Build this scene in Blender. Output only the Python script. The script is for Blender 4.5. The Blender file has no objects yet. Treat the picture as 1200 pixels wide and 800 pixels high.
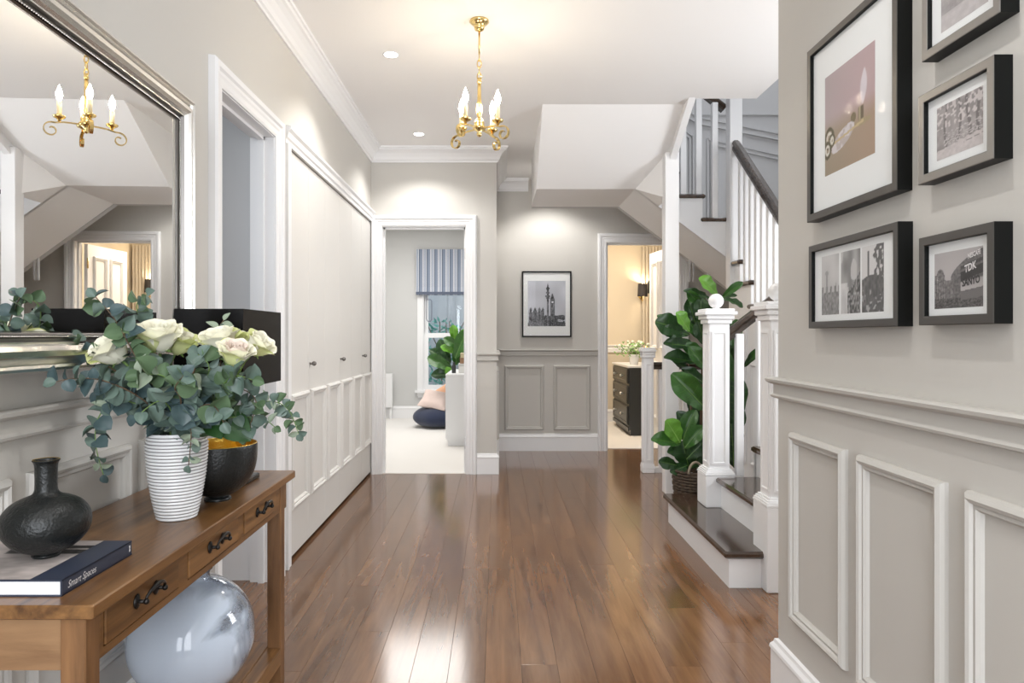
import bpy, math, random
import numpy as np
from mathutils import Vector, Matrix
random.seed(7)
PI = math.pi
SC = bpy.context.scene
COL = SC.collection

# ---------------------------------------------------------------- camera
cam_d = bpy.data.cameras.new('camera'); cam = bpy.data.objects.new('camera', cam_d); COL.objects.link(cam)
cam.location = (0, 0, 1.14); cam.rotation_euler = (PI/2, 0, 0)
cam_d.sensor_width = 36; cam_d.lens = 24; cam_d.shift_x = .015; cam_d.shift_y = -.00583
cam_d.clip_start = .02; cam_d.clip_end = 100
SC.camera = cam
# ---------------------------------------------------------------- world
W = bpy.data.worlds.new('world'); SC.world = W; W.use_nodes = True
W.node_tree.nodes['Background'].inputs[0].default_value = (.80, .88, 1, 1)
W.node_tree.nodes['Background'].inputs[1].default_value = 1.6
# ---------------------------------------------------------------- exposure
SC.view_settings.view_transform = 'Standard'; SC.view_settings.look = 'None'
SC.view_settings.gamma = 1; SC.view_settings.use_curve_mapping = False
SC.view_settings.exposure = 0.43
CZ = 2.68          # ceiling height
# ---------------------------------------------------------------- lights
def light(name, kind, loc, power, color=(1,1,1), size=None, rot=(0,0,0), sy=None, spot=None, spread=None):
    d = bpy.data.lights.new(name, kind); d.energy = power; d.color = color
    if kind == 'AREA':
        d.size = size
        if sy: d.shape = 'RECTANGLE'; d.size_y = sy
        if spread: d.spread = spread
    elif kind == 'SPOT':
        d.spot_size = spot; d.spot_blend = .5; d.shadow_soft_size = size or .04
    else: d.shadow_soft_size = size or .03
    o = bpy.data.objects.new(name, d); o.location = loc; o.rotation_euler = rot; COL.objects.link(o); return o
WARM = (1, .88, .74); NEUT = (1, .975, .94); DAY = (.86, .93, 1)
light('entrance_daylight', 'AREA', (-.05, -2.1, 1.35), 58, (.95,.97,1), 1.7, (PI/2, 0, 0), 2.4)
light('stairwell_fill_light', 'AREA', (2.2, 4.6, 5.0), 28, (.92,.95,1), 1.3, (0, 0, 0), 2.6)  # added overhead fill; the stairwell roof has no opening
light('stair_hall_fill_light', 'AREA', (2.85, 3.0, 1.7), 46, (.95,.97,1), .9, (PI/2, 0, PI/2), 1.3)  # added fill from the stair side; no window is built there
light('side_room_light', 'AREA', (-2.3, 2.2, 2.5), 15, DAY, .8, (0, 0, 0), .8)
light('playroom_light', 'AREA', (-1.0, 7.6, 2.6), 40, (1,.975,.94), 1.4, (0, 0, 0), 1.6)
light('study_light', 'AREA', (1.2, 7.7, 2.6), 26, WARM, .5, (0, 0, 0), .5)
DOWN = [(-.58, 3.745, 28), (-.595, 5.22, 27), (.50, 6.30, 36), (.15, 1.2, 26), (-.45, -.4, 22), (.60, 4.1, 30), (.35, -.9, 20)]  # the spot right of the chandelier is an added fill without fitting

# ---------------------------------------------------------------- materials
def nodes(m): return m.node_tree.nodes, m.node_tree.links
def mat(name, col, rough=.5, metal=0, spec=.5, coat=0, trans=0, emit=None, es=0, bump=0, bscale=60, var=0, vscale=3, ior=None, sheen=0):
    m = bpy.data.materials.new(name); m.use_nodes = True
    N, L = nodes(m); b = N['Principled BSDF']
    c = (*col, 1); b.inputs['Base Color'].default_value = c
    b.inputs['Roughness'].default_value = rough; b.inputs['Metallic'].default_value = metal
    b.inputs['Specular IOR Level'].default_value = spec
    b.inputs['Coat Weight'].default_value = coat; b.inputs['Transmission Weight'].default_value = trans
    b.inputs['Sheen Weight'].default_value = sheen
    if ior: b.inputs['IOR'].default_value = ior
    if emit: b.inputs['Emission Color'].default_value = (*emit, 1); b.inputs['Emission Strength'].default_value = es
    if bump or var:
        g = N.new('ShaderNodeNewGeometry')
        if bump:
            n = N.new('ShaderNodeTexNoise'); n.inputs['Scale'].default_value = bscale; n.inputs['Detail'].default_value = 3
            L.new(g.outputs['Position'], n.inputs['Vector'])
            bp = N.new('ShaderNodeBump'); bp.inputs['Strength'].default_value = bump; bp.inputs['Distance'].default_value = .004
            L.new(n.outputs[0], bp.inputs['Height']); L.new(bp.outputs[0], b.inputs['Normal'])
        if var:
            n = N.new('ShaderNodeTexNoise'); n.inputs['Scale'].default_value = vscale; n.inputs['Detail'].default_value = 4
            L.new(g.outputs['Position'], n.inputs['Vector'])
            mx = N.new('ShaderNodeMix'); mx.data_type = 'RGBA'
            mx.inputs[6].default_value = tuple(x*(1-var) for x in col) + (1,); mx.inputs[7].default_value = tuple(min(1, x*(1+var)) for x in col) + (1,)
            L.new(n.outputs[0], mx.inputs[0]); L.new(mx.outputs[2], b.inputs['Base Color'])
    return m
def wood(name, c1, c2, rough=.3, axis='Y', stretch=14, coat=0, scale=3.0, bump=.05, tone=.35, streak=None):
    m = bpy.data.materials.new(name); m.use_nodes = True
    N, L = nodes(m); b = N['Principled BSDF']
    g = N.new('ShaderNodeNewGeometry'); oi = N.new('ShaderNodeObjectInfo')
    sc = N.new('ShaderNodeVectorMath'); sc.operation = 'MULTIPLY'
    s = {'X': (1, stretch, stretch), 'Y': (stretch, 1, stretch), 'Z': (stretch, stretch, 1)}[axis]
    sc.inputs[1].default_value = s
    ad = N.new('ShaderNodeVectorMath'); ad.operation = 'ADD'
    mu = N.new('ShaderNodeMath'); mu.operation = 'MULTIPLY'; mu.inputs[1].default_value = 37
    L.new(oi.outputs['Random'], mu.inputs[0]); L.new(g.outputs['Position'], sc.inputs[0])
    L.new(sc.outputs[0], ad.inputs[0]); L.new(mu.outputs[0], ad.inputs[1])
    n = N.new('ShaderNodeTexNoise'); n.inputs['Scale'].default_value = scale; n.inputs['Detail'].default_value = 8; n.inputs['Roughness'].default_value = .62; n.inputs['Distortion'].default_value = .5
    L.new(ad.outputs[0], n.inputs['Vector'])
    n2 = N.new('ShaderNodeTexNoise'); n2.inputs['Scale'].default_value = scale*.28; n2.inputs['Detail'].default_value = 3; n2.inputs['Distortion'].default_value = 2.2
    L.new(ad.outputs[0], n2.inputs['Vector'])
    add = N.new('ShaderNodeMath'); add.operation = 'ADD'; L.new(n.outputs[0], add.inputs[0]); L.new(n2.outputs[0], add.inputs[1])
    r = N.new('ShaderNodeValToRGB'); r.color_ramp.elements[0].position = .30; r.color_ramp.elements[0].color = (*c1, 1)
    r.color_ramp.elements[1].position = .70; r.color_ramp.elements[1].color = (*c2, 1)
    hf = N.new('ShaderNodeMath'); hf.operation = 'MULTIPLY'; hf.inputs[1].default_value = .5
    L.new(add.outputs[0], hf.inputs[0]); L.new(hf.outputs[0], r.inputs[0])
    # tone of each board
    mr = N.new('ShaderNodeMapRange'); mr.inputs[3].default_value = 1-tone; mr.inputs[4].default_value = 1+tone
    L.new(oi.outputs['Random'], mr.inputs[0])
    vm = N.new('ShaderNodeVectorMath'); vm.operation = 'SCALE'; L.new(r.outputs[0], vm.inputs[0]); L.new(mr.outputs[0], vm.inputs['Scale'])
    L.new(vm.outputs[0], b.inputs['Base Color'])
    b.inputs['Roughness'].default_value = rough; b.inputs['Coat Weight'].default_value = coat; b.inputs['Coat Roughness'].default_value = .12
    if bump:
        bp = N.new('ShaderNodeBump'); bp.inputs['Strength'].default_value = bump; bp.inputs['Distance'].default_value = .003
        L.new(n.outputs[0], bp.inputs['Height']); L.new(bp.outputs[0], b.inputs['Normal'])
    return m
PAINT = mat('wall_paint', (.592, .573, .537), .75, spec=.25, bump=.03, bscale=180)
PAINTD = mat('dado_paint', (.568, .552, .519), .6, spec=.25)
GREYP = mat('cool_wall_paint', (.56, .56, .565), .75, spec=.25)
PLAYP = mat('playroom_paint', (.60, .60, .59), .75, spec=.25)
WHITE = mat('white_gloss_paint', (.86, .86, .865), .32, spec=.45)
CEIL = mat('ceiling_paint', (.92, .91, .90), .85, spec=.2)
SOFF = mat('soffit_paint', (.92, .915, .91), .8, spec=.2)
CABP = mat('cupboard_paint', (.72, .705, .675), .45, spec=.4)
DARKWOOD = wood('dark_stained_wood', (.028, .016, .010), (.085, .050, .032), .14, 'Y', 12, coat=.5, tone=.1)
RAILWOOD = wood('dark_handrail_wood', (.030, .020, .015), (.075, .052, .038), .25, 'X', 12, coat=.3, tone=.1)
FLOORW = wood('jarrah_floor', (.085, .036, .015), (.245, .122, .056), .15, 'Y', 11, coat=.3, scale=2.6, bump=.08, tone=.13)
TABLEW = wood('mango_table_wood', (.060, .024, .009), (.31, .155, .054), .30, 'Y', 13, coat=.15, scale=3.6, bump=.2, tone=.05)
TABLEWX = wood('mango_table_wood_end', (.14, .065, .028), (.42, .25, .125), .45, 'X', 7, scale=3.6, bump=.3, tone=.05)
TABLEWZ = wood('mango_table_wood_leg', (.06, .026, .010), (.30, .15, .062), .4, 'Z', 9, scale=3.2, bump=.2, tone=.05)
BRASS = mat('polished_brass', (.83, .62, .26), .16, 1)
GOLD = mat('gold_leaf', (.78, .52, .10), .3, 1, bump=.6, bscale=90)
SILVER = mat('silver_leaf', (.80, .785, .75), .27, 1)
SILVERD = mat('dark_silver', (.20, .19, .18), .35, 1)
MIRRORM = mat('mirror_glass', (.93, .935, .93), .0, 1)
IRON = mat('black_iron', (.025, .023, .022), .35, .7)
CHROME = mat('brushed_steel', (.55, .55, .55), .3, 1)
BLACKV = mat('black_hammered_metal', (.012, .014, .014), .33, .2, bump=.45, bscale=170)
BLACKG = mat('black_lacquer_fabric', (.004, .0035, .0035), .25, spec=.08)
CERA = mat('white_ceramic', (.78, .79, .80), .22, coat=.3)
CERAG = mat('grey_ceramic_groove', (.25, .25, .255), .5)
FRAMEB = mat('black_frame', (.007, .0075, .007), .4, spec=.15)
FRAMEF = mat('dark_pewter_frame_face', (.085, .08, .075), .38, .5)
FRAMEP = mat('pale_pewter_frame_face', (.26, .25, .24), .38, .6)
MATB = mat('white_mount_board', (.84, .84, .84), .8)
PAPER = mat('book_pages', (.85, .86, .90), .7)
NAVY = mat('navy_book_cloth', (.035, .045, .075), .45)
NAVYF = mat('navy_fabric', (.02, .03, .07), .85, sheen=.3)
PINK = mat('pale_pink_fabric', (.82, .66, .60), .85, var=.08, vscale=14)
PEACH = mat('peach_fabric', (.85, .48, .30), .85)
CARPET = mat('cream_carpet', (.80, .775, .74), .95, bump=.4, bscale=500)
BEIGE = mat('beige_paint', (.70, .62, .49), .75)
CHARC = mat('charcoal_paint', (.035, .038, .038), .35)
STEMG = mat('green_stem', (.16, .27, .07), .5)
BARK = mat('brown_bark', (.13, .085, .05), .8)
FIGD = mat('dark_fig_leaf', (.018, .060, .014), .34, spec=.5, var=.35, vscale=20)
FIGM = mat('mid_fig_leaf', (.035, .115, .018), .34, spec=.5, var=.3, vscale=20)
FIGL = mat('light_fig_leaf', (.12, .31, .03), .36, spec=.5, var=.2, vscale=20)
EUC1 = mat('blue_green_eucalyptus', (.125, .185, .155), .42, spec=.45, var=.3, vscale=55)
EUC2 = mat('green_eucalyptus', (.10, .165, .085), .55, spec=.35, var=.2, vscale=30)
EUC3 = mat('pale_eucalyptus', (.30, .36, .27), .6, spec=.3, var=.15, vscale=30)
EUC4 = mat('slate_eucalyptus', (.06, .10, .105), .42, spec=.45, var=.3, vscale=55)
ROSE = mat('cream_rose_petal', (.95, .92, .76), .6, spec=.3, var=.07, vscale=40, sheen=.2)
ROSEG = mat('green_rose_petal', (.72, .76, .36), .6, spec=.3, var=.15, vscale=40)
ROSEP = mat('blush_rose_petal', (.92, .80, .70), .6, spec=.3, var=.08, vscale=40)
GLASS = mat('clear_glass', (1, 1, 1), .0, trans=1, ior=1.12)
BULB = mat('glowing_bulb', (1, .9, .7), .4, emit=(1, .86, .66), es=115)
SCB = mat('warm_sconce_bulb', (1, .9, .7), .4, emit=(1, .78, .5), es=25)
LAMPE = mat('glowing_downlight', (1, 1, 1), .4, emit=(1, .96, .9), es=12)
CANDLE = mat('ivory_candle_tube', (.86, .74, .48), .4, emit=None)
WICKER = mat('brown_wicker', (.085, .06, .042), .8, var=.5, vscale=60)
FENCE = mat('weathered_fence_timber', (.42, .42, .43), .9, var=.15, vscale=9)
SHRUB = mat('blue_green_shrub', (.10, .33, .27), .6, var=.3, vscale=12)
SAND = mat('garden_ground', (.3, .28, .25), .9)
CURT = mat('cream_curtain', (.66, .59, .48), .8)
SHADEM = mat('dark_lamp_shade', (.04, .036, .036), .7)
def glass_mat(name, tint, fac):
    m = bpy.data.materials.new(name); m.use_nodes = True
    N, L = nodes(m); out = N['Material Output']; N.remove(N['Principled BSDF'])
    t = N.new('ShaderNodeBsdfTransparent'); t.inputs[0].default_value = (*tint, 1)
    g = N.new('ShaderNodeBsdfGlossy'); g.inputs['Roughness'].default_value = .02
    mx = N.new('ShaderNodeMixShader'); mx.inputs[0].default_value = fac
    L.new(t.outputs[0], mx.inputs[1]); L.new(g.outputs[0], mx.inputs[2]); L.new(mx.outputs[0], out.inputs[0]); return m
PANE = glass_mat('picture_glass', (.985, .99, .99), .0012)
WPANE = glass_mat('window_glass', (.95, .98, .98), .05)
# clear glass of the balloon vase, with its bluish daylight reflection coloured in
BALL = mat('sheen_tinted_glass', (.60, .68, .79), .05, spec=.6, coat=.5, ior=1.3)
def daylight_sheen(m):
    N, L = nodes(m); b = N['Principled BSDF']; g = N.new('ShaderNodeNewGeometry')
    n = N.new('ShaderNodeTexNoise'); n.inputs['Scale'].default_value = 3.2; n.inputs['Detail'].default_value = 5; n.inputs['Distortion'].default_value = 2.5
    L.new(g.outputs['Position'], n.inputs['Vector'])
    sp = N.new('ShaderNodeSeparateXYZ'); L.new(g.outputs['Position'], sp.inputs[0])
    mr = N.new('ShaderNodeMapRange'); mr.inputs[1].default_value = 1.70; mr.inputs[2].default_value = 1.90; mr.inputs[3].default_value = -.28; mr.inputs[4].default_value = .28; L.new(sp.outputs[1], mr.inputs[0])  # near side kept less clear, standing in for reflected daylight
    ad = N.new('ShaderNodeMath'); ad.operation = 'ADD'; L.new(n.outputs[0], ad.inputs[0]); L.new(mr.outputs[0], ad.inputs[1])
    r = N.new('ShaderNodeMapRange'); r.inputs[1].default_value = .42; r.inputs[2].default_value = .70; r.inputs[3].default_value = .12; r.inputs[4].default_value = .88; L.new(ad.outputs[0], r.inputs[0])
    L.new(r.outputs[0], b.inputs['Transmission Weight']); return m
daylight_sheen(BALL)

def stripes(name):
    m = bpy.data.materials.new(name); m.use_nodes = True
    N, L = nodes(m); b = N['Principled BSDF']; b.inputs['Roughness'].default_value = .85
    g = N.new('ShaderNodeNewGeometry'); sx = N.new('ShaderNodeSeparateXYZ'); L.new(g.outputs['Position'], sx.inputs[0])
    mm = N.new('ShaderNodeMath'); mm.operation = 'MULTIPLY'; mm.inputs[1].default_value = 1/.105; L.new(sx.outputs[0], mm.inputs[0])
    fr = N.new('ShaderNodeMath'); fr.operation = 'FRACT'; L.new(mm.outputs[0], fr.inputs[0])
    r = N.new('ShaderNodeValToRGB'); r.color_ramp.interpolation = 'CONSTANT'
    e = r.color_ramp.elements; e[0].position = 0; e[0].color = (.22, .26, .34, 1); e[1].position = .34; e[1].color = (.75, .75, .78, 1)
    for p, c in ((.42, (.16, .19, .26)), (.50, (.75, .75, .78)), (.56, (.34, .38, .46)), (.80, (.72, .73, .76)), (.86, (.13, .16, .22))):
        x = e.new(p); x.color = (*c, 1)
    L.new(fr.outputs[0], r.inputs[0]); L.new(r.outputs[0], b.inputs['Base Color']); return m
STRIPE = stripes('striped_blind_fabric')
def tonemat():
    m = bpy.data.materials.new('photographic_print'); m.use_nodes = True
    N, L = nodes(m); b = N['Principled BSDF']; b.inputs['Roughness'].default_value = .6
    a = N.new('ShaderNodeVertexColor'); a.layer_name = 'tone'; L.new(a.outputs[0], b.inputs['Base Color']); return m
TONE = tonemat()

# ---------------------------------------------------------------- mesh helpers
ORG = {}
class MB:
    def __init__(s): s.v = []; s.f = []; s.mi = []; s.sm = []
    def add(s, vs, fs, smooth=False, mi=0):
        o = len(s.v); s.v += [tuple(x) for x in vs]
        for f in fs: s.f.append(tuple(i+o for i in f)); s.mi.append(mi); s.sm.append(smooth)
        return s
    def box(s, x0, x1, y0, y1, z0, z1, mi=0):
        x0, x1 = sorted((x0, x1)); y0, y1 = sorted((y0, y1)); z0, z1 = sorted((z0, z1))
        vs = [(x, y, z) for z in (z0, z1) for y in (y0, y1) for x in (x0, x1)]
        return s.add(vs, [(0,2,3,1), (4,5,7,6), (0,1,5,4), (2,6,7,3), (0,4,6,2), (1,3,7,5)], mi=mi)
    def bbox(s, x0, x1, y0, y1, z0, z1, b=.003, mi=0):     # box with chamfered vertical+top edges
        x0, x1 = sorted((x0, x1)); y0, y1 = sorted((y0, y1)); z0, z1 = sorted((z0, z1))
        ring = lambda i, z: [(x0+b+i, y0+i, z), (x1-b-i, y0+i, z), (x1-i, y0+b+i, z), (x1-i, y1-b-i, z), (x1-b-i, y1-i, z), (x0+b+i, y1-i, z), (x0+i, y1-b-i, z), (x0+i, y0+b+i, z)]
        rs = [ring(b, z0), ring(0, z0+b), ring(0, z1-b), ring(b, z1)]
        vs = sum(rs, []); fs = [tuple(range(7, -1, -1)), tuple(range(24, 32))]
        for k in range(3):
            for i in range(8): fs.append((k*8+i, k*8+(i+1) % 8, k*8+8+(i+1) % 8, k*8+8+i))
        return s.add(vs, fs, mi=mi)
    def prism(s, poly, axis, a0, a1, mi=0):   # poly in the two other axes (in xyz order)
        n = len(poly)
        def P(p, a):
            return {'X': (a, p[0], p[1]), 'Y': (p[0], a, p[1]), 'Z': (p[0], p[1], a)}[axis]
        vs = [P(p, a0) for p in poly] + [P(p, a1) for p in poly]
        fs = [tuple(range(n)), tuple(range(2*n-1, n-1, -1))] + [(i, i+n, (i+1) % n+n, (i+1) % n) for i in range(n)]
        return s.add(vs, fs, mi=mi)
    def lathe(s, prof, c, n=32, smooth=True, mi=0, cap=True):
        cx, cy, cz = c; vs = []; m = len(prof)
        for r, z in prof:
            for k in range(n): a = 2*PI*k/n; vs.append((cx+r*math.cos(a), cy+r*math.sin(a), cz+z))
        fs = [(i*n+k, i*n+(k+1) % n, (i+1)*n+(k+1) % n, (i+1)*n+k) for i in range(m-1) for k in range(n)]
        s.add(vs, fs, smooth, mi)
        if cap:
            o = len(s.v)-len(vs)
            for i in (0, m-1):
                if prof[i][0] > 1e-5: s.f.append(tuple(o+i*n+k for k in range(n))); s.mi.append(mi); s.sm.append(False)
        return s
    def tube(s, pts, r, n=8, smooth=True, mi=0):
        pts = [Vector(p) for p in pts]; m = len(pts); rs = r if isinstance(r, (list, tuple)) else [r]*m
        t = (pts[1]-pts[0]).normalized(); up = Vector((0, 0, 1)) if abs(t.z) < .9 else Vector((1, 0, 0))
        u = t.cross(up).normalized(); vs = []
        for i, p in enumerate(pts):
            tt = (pts[min(i+1, m-1)]-pts[max(i-1, 0)])
            if tt.length > 1e-9: t = tt.normalized()
            u = (u-t*u.dot(t)).normalized(); w = t.cross(u)
            for k in range(n): a = 2*PI*k/n; vs.append(p+(u*math.cos(a)+w*math.sin(a))*rs[i])
        fs = [(i*n+k, i*n+(k+1) % n, (i+1)*n+(k+1) % n, (i+1)*n+k) for i in range(m-1) for k in range(n)]
        fs += [tuple(range(n-1, -1, -1)), tuple((m-1)*n+k for k in range(n))]
        return s.add(vs, fs, smooth, mi)
    def sphere(s, c, r, nu=20, nv=12, sz=1, mi=0):
        prof = [(max(r*math.sin(PI*i/nv), 1e-6), -r*sz*math.cos(PI*i/nv)) for i in range(nv+1)]
        return s.lathe(prof, c, nu, True, mi, cap=False)
    def build(s, name, m, parent=None, org=None):
        me = bpy.data.meshes.new(name)
        if parent is not None: o_ = ORG[parent]
        else:
            if org is None:
                a = np.array(s.v); o_ = Vector(((a[:, 0].min()+a[:, 0].max())/2, (a[:, 1].min()+a[:, 1].max())/2, a[:, 2].min()))
            else: o_ = Vector(org)
        me.from_pydata([(x-o_.x, y-o_.y, z-o_.z) for x, y, z in s.v], [], s.f)
        ms = m if isinstance(m, (list, tuple)) else [m]
        for x in ms: me.materials.append(x)
        me.polygons.foreach_set('material_index', s.mi); me.polygons.foreach_set('use_smooth', s.sm)
        import bmesh
        bm = bmesh.new(); bm.from_mesh(me); bmesh.ops.recalc_face_normals(bm, faces=bm.faces); bm.to_mesh(me); bm.free()
        o = bpy.data.objects.new(name, me); COL.objects.link(o)
        if parent is not None: o.parent = parent; ORG[o] = o_
        else: o.location = o_; ORG[o] = o_
        return o
def tag(o, label=None, cat=None, group=None, kind=None):
    if label: o['label'] = label
    if cat: o['category'] = cat
    if group: o['group'] = group
    if kind: o['kind'] = kind
    return o
def thing(name, loc, label=None, cat=None, group=None, kind=None):
    o = bpy.data.objects.new(name, None); o.location = loc; o.empty_display_size = .05; COL.objects.link(o)
    ORG[o] = Vector(loc); return tag(o, label, cat, group, kind)
def struct(o): o['kind'] = 'structure'; return o
def copy_tree(o, parent=None):
    c = o.copy(); COL.objects.link(c); ORG[c] = ORG.get(o, Vector())
    if parent is not None: c.parent = parent
    for ch in list(o.children): copy_tree(ch, c)
    return c
class Plane:      # local a,b,c -> world
    def __init__(s, o, u, v, n): s.o, s.u, s.v, s.n = map(Vector, (o, u, v, n))
    def __call__(s, a, b, c=0): return s.o+s.u*a+s.v*b+s.n*c
def LEFT(x): return Plane((x, 0, 0), (0, 1, 0), (0, 0, 1), (1, 0, 0))      # a = Y
def RIGHT(x): return Plane((x, 0, 0), (0, -1, 0), (0, 0, 1), (-1, 0, 0))   # a = -Y
def FAR(y): return Plane((0, y, 0), (1, 0, 0), (0, 0, 1), (0, -1, 0))      # a = X
def rect_sweep(mb, P, prof, a0, a1, b0, b1, mi=0, closed=False, smooth=False):
    vs = []
    for d, c in prof: vs += [P(a0+d, b0+d, c), P(a1-d, b0+d, c), P(a1-d, b1-d, c), P(a0+d, b1-d, c)]
    m = len(prof); fs = [(i*4+k, i*4+(k+1) % 4, ((i+1) % m)*4+(k+1) % 4, ((i+1) % m)*4+k) for i in range(m if closed else m-1) for k in range(4)]
    return mb.add(vs, fs, smooth, mi)
def arch_sweep(mb, P, prof, a0, a1, b1, b0=0):   # three-sided, profile goes outward from the opening
    vs = []
    for d, c in prof: vs += [P(a0-d, b0, c), P(a0-d, b1+d, c), P(a1+d, b1+d, c), P(a1+d, b0, c)]
    m = len(prof); fs = [(i*4+k, i*4+k+1, (i+1)*4+k+1, (i+1)*4+k) for i in range(m-1) for k in range(3)]
    fs += [tuple(i*4 for i in range(m)), tuple(i*4+3 for i in range(m))]
    return mb.add(vs, fs)
def line_sweep(mb, P, prof, a0, a1, b0, mit0=0, mit1=0):
    m = len(prof); vs = [P(a0+mit0*c, b0+b, c) for b, c in prof]+[P(a1-mit1*c, b0+b, c) for b, c in prof]
    fs = [(i, (i+1) % m, m+(i+1) % m, m+i) for i in range(m)]+[tuple(range(m)), tuple(range(m, 2*m))]
    return mb.add(vs, fs)
ARCH = [(0, 0), (0, .014), (.010, .018), (.030, .018), (.040, .022), (.052, .022), (.060, .030), (.080, .032), (.088, .024), (.09, 0)]
PANELM = [(0, 0), (0, .008), (.004, .016), (.012, .021), (.019, .018), (.022, .012), (.029, .013), (.034, .007), (.036, 0)]
RAIL = [(0, 0), (0, .010), (.003, .017), (.009, .019), (.014, .013), (.016, .012), (.044, .012), (.046, .020), (.053, .030), (.061, .032), (.066, .026), (.066, 0)]
SKIRT = [(0, 0), (0, .018), (.13, .018), (.136, .022), (.146, .020), (.156, .012), (.166, .009), (.17, 0)]
CORN = [(0, 0), (0, .010), (-.010, .012), (-.014, .020), (0, 0)]
CORNICE = [(-.115, 0), (-.115, .010), (-.103, .013), (-.097, .022), (-.075, .030), (-.048, .047), (-.032, .066), (-.026, .078), (-.014, .082), (-.012, .092), (0, .095), (0, 0)]

# ================================================================ SHELL
def wallbox(name, boxes, m=PAINT):
    b = MB()
    for x in boxes: b.box(*x)
    return struct(b.build(name, m))
XL, XR, Y1, Y2, YR = -1.035, .904, 5.63, 6.76, 2.19
# floor slab and planks
fl = MB(); fl.box(-3.2, 3.1, -2.3, 6.9, -.14, -.014)
floor = struct(fl.build('floor', mat('subfloor', (.03, .015, .01), .8)))
pw = .1245; x = -1.16; col = 0
while x < 1.86:
    y = .6 - random.random()*1.6
    while y < Y2+.1:
        L_ = 1.3+random.random()*1.5; ya, yb = max(y, .5), y+L_
        y += L_
        if yb < .8: continue
        x0, x1 = x, x+pw
        if x1 <= .02: yb = min(yb, Y1+.0)
        else: yb = min(yb, Y2+.11)
        if yb-ya < .05: continue
        p = MB(); g = .00025; c_ = .0006
        xa, xb, y0, y1 = x0+g, x1-g, ya+g, yb-g
        p.add([(xa, y0, -.014), (xb, y0, -.014), (xb, y1, -.014), (xa, y1, -.014), (xa, y0, -c_), (xb, y0, -c_), (xb, y1, -c_), (xa, y1, -c_),
               (xa+c_, y0+c_, 0), (xb-c_, y0+c_, 0), (xb-c_, y1-c_, 0), (xa+c_, y1-c_, 0)],
              [(0,3,2,1), (0,1,5,4), (1,2,6,5), (2,3,7,6), (3,0,4,7), (4,5,9,8), (5,6,10,9), (6,7,11,10), (7,4,8,11), (8,9,10,11)])
        p.build('plank', FLOORW, floor)
    x += pw
for k in range(12):     # boards in the side room
    xa = -1.16-(k+1)*pw
    p = MB(); p.box(xa+.0006, xa+pw-.0006, 1.4, 3.2, -.014, 0); p.build('plank', FLOORW, floor)
b = MB(); b.box(1.86, 3.0, 2.1, 6.8, -.014, -.001); b.build('floor_boards_under_stairs', FLOORW, floor)
struct(MB().box(-2.4, -.12, Y1, 9.4, -.013, .004).build('floor_playroom', CARPET))
struct(MB().box(.5, 2.5, Y2+.11, 9.2, -.013, .006).build('floor_study', CARPET))
# walls
wall_left = wallbox('wall_left', [(XL-.1, XL, -2.2, 2.54, 0, CZ), (XL-.1, XL, 2.54, 3.16, 2.06, CZ), (XL-.1, XL, 3.16, 3.385, 0, CZ), (XL-.1, XL, 3.385, 5.615, 2.075, CZ), (XL-.1, XL, 5.615, Y1+.12, 0, CZ)])
wallbox('wall_cupboard_back', [(XL-.62, XL-.60, 3.3, 5.75, 0, CZ), (XL-.6, XL-.1, 3.22, 3.30, 0, CZ)])
DX0, DX1, DT = -.944, -.2535, 2.04
wall_front = wallbox('wall_end_left', [(XL, DX0, Y1, Y1+.12, 0, CZ), (DX0, DX1, Y1, Y1+.12, DT, CZ), (DX1, 0, Y1, Y1+.12, 0, CZ), (-.12, 0, Y1+.12, Y2+.12, 0, CZ)])
EX0, EX1, ET = 1.09, 1.81, 2.06
wall_far = wallbox('wall_far', [(0, EX0, Y2, Y2+.12, 0, CZ), (EX0, EX1, Y2, Y2+.12, ET, CZ), (EX1, 3.0, Y2, Y2+.12, 0, CZ)])
wall_right = wallbox('wall_right', [(XR, XR+.12, -2.2, YR, 0, CZ), (XR+.12, 3.0, YR-.12, YR, 0, CZ)])
wallbox('wall_stair_side', [(3.0, 3.1, YR-.12, 6.9, 0, 5.2)], GREYP)
wall_st = struct(MB().prism([(.3125, 2.27), (1.07, 2.27), (2.0, 1.572), (2.1, 1.5), (3.0, 1.5), (3.0, 5.2), (.3125, 5.2)], 'Y', 6.0, 6.06).build('wall_stairwell', GREYP))
wallbox('wall_stairwell_front', [(1.6, 3.0, 2.07, YR, CZ, 5.2), (1.69, 1.75, YR, 4.44, CZ+.25, 5.2), (.31, .37, 4.44, 6.0, CZ+.3, 5.2), (.31, 1.75, 4.38, 4.44, CZ+.25, 5.2)], GREYP)
wallbox('wall_near', [(-1.135, -.95, -2.3, -2.2, 0, CZ), (.85, 1.02, -2.3, -2.2, 0, CZ), (-.95, .85, -2.3, -2.2, 2.5, CZ)], PAINT)
wallbox('wall_side_room', [(-3.2, XL-.1, 3.2, 3.26, 0, CZ), (-3.2, -3.14, 1.4, 3.2, 0, CZ), (-3.2, XL-.1, 1.34, 1.4, 0, CZ)], GREYP)
struct(MB().box(-3.14, XL-.1, 3.18, 3.2, 0, .2).build('baseboard_side_room', WHITE))
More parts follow.
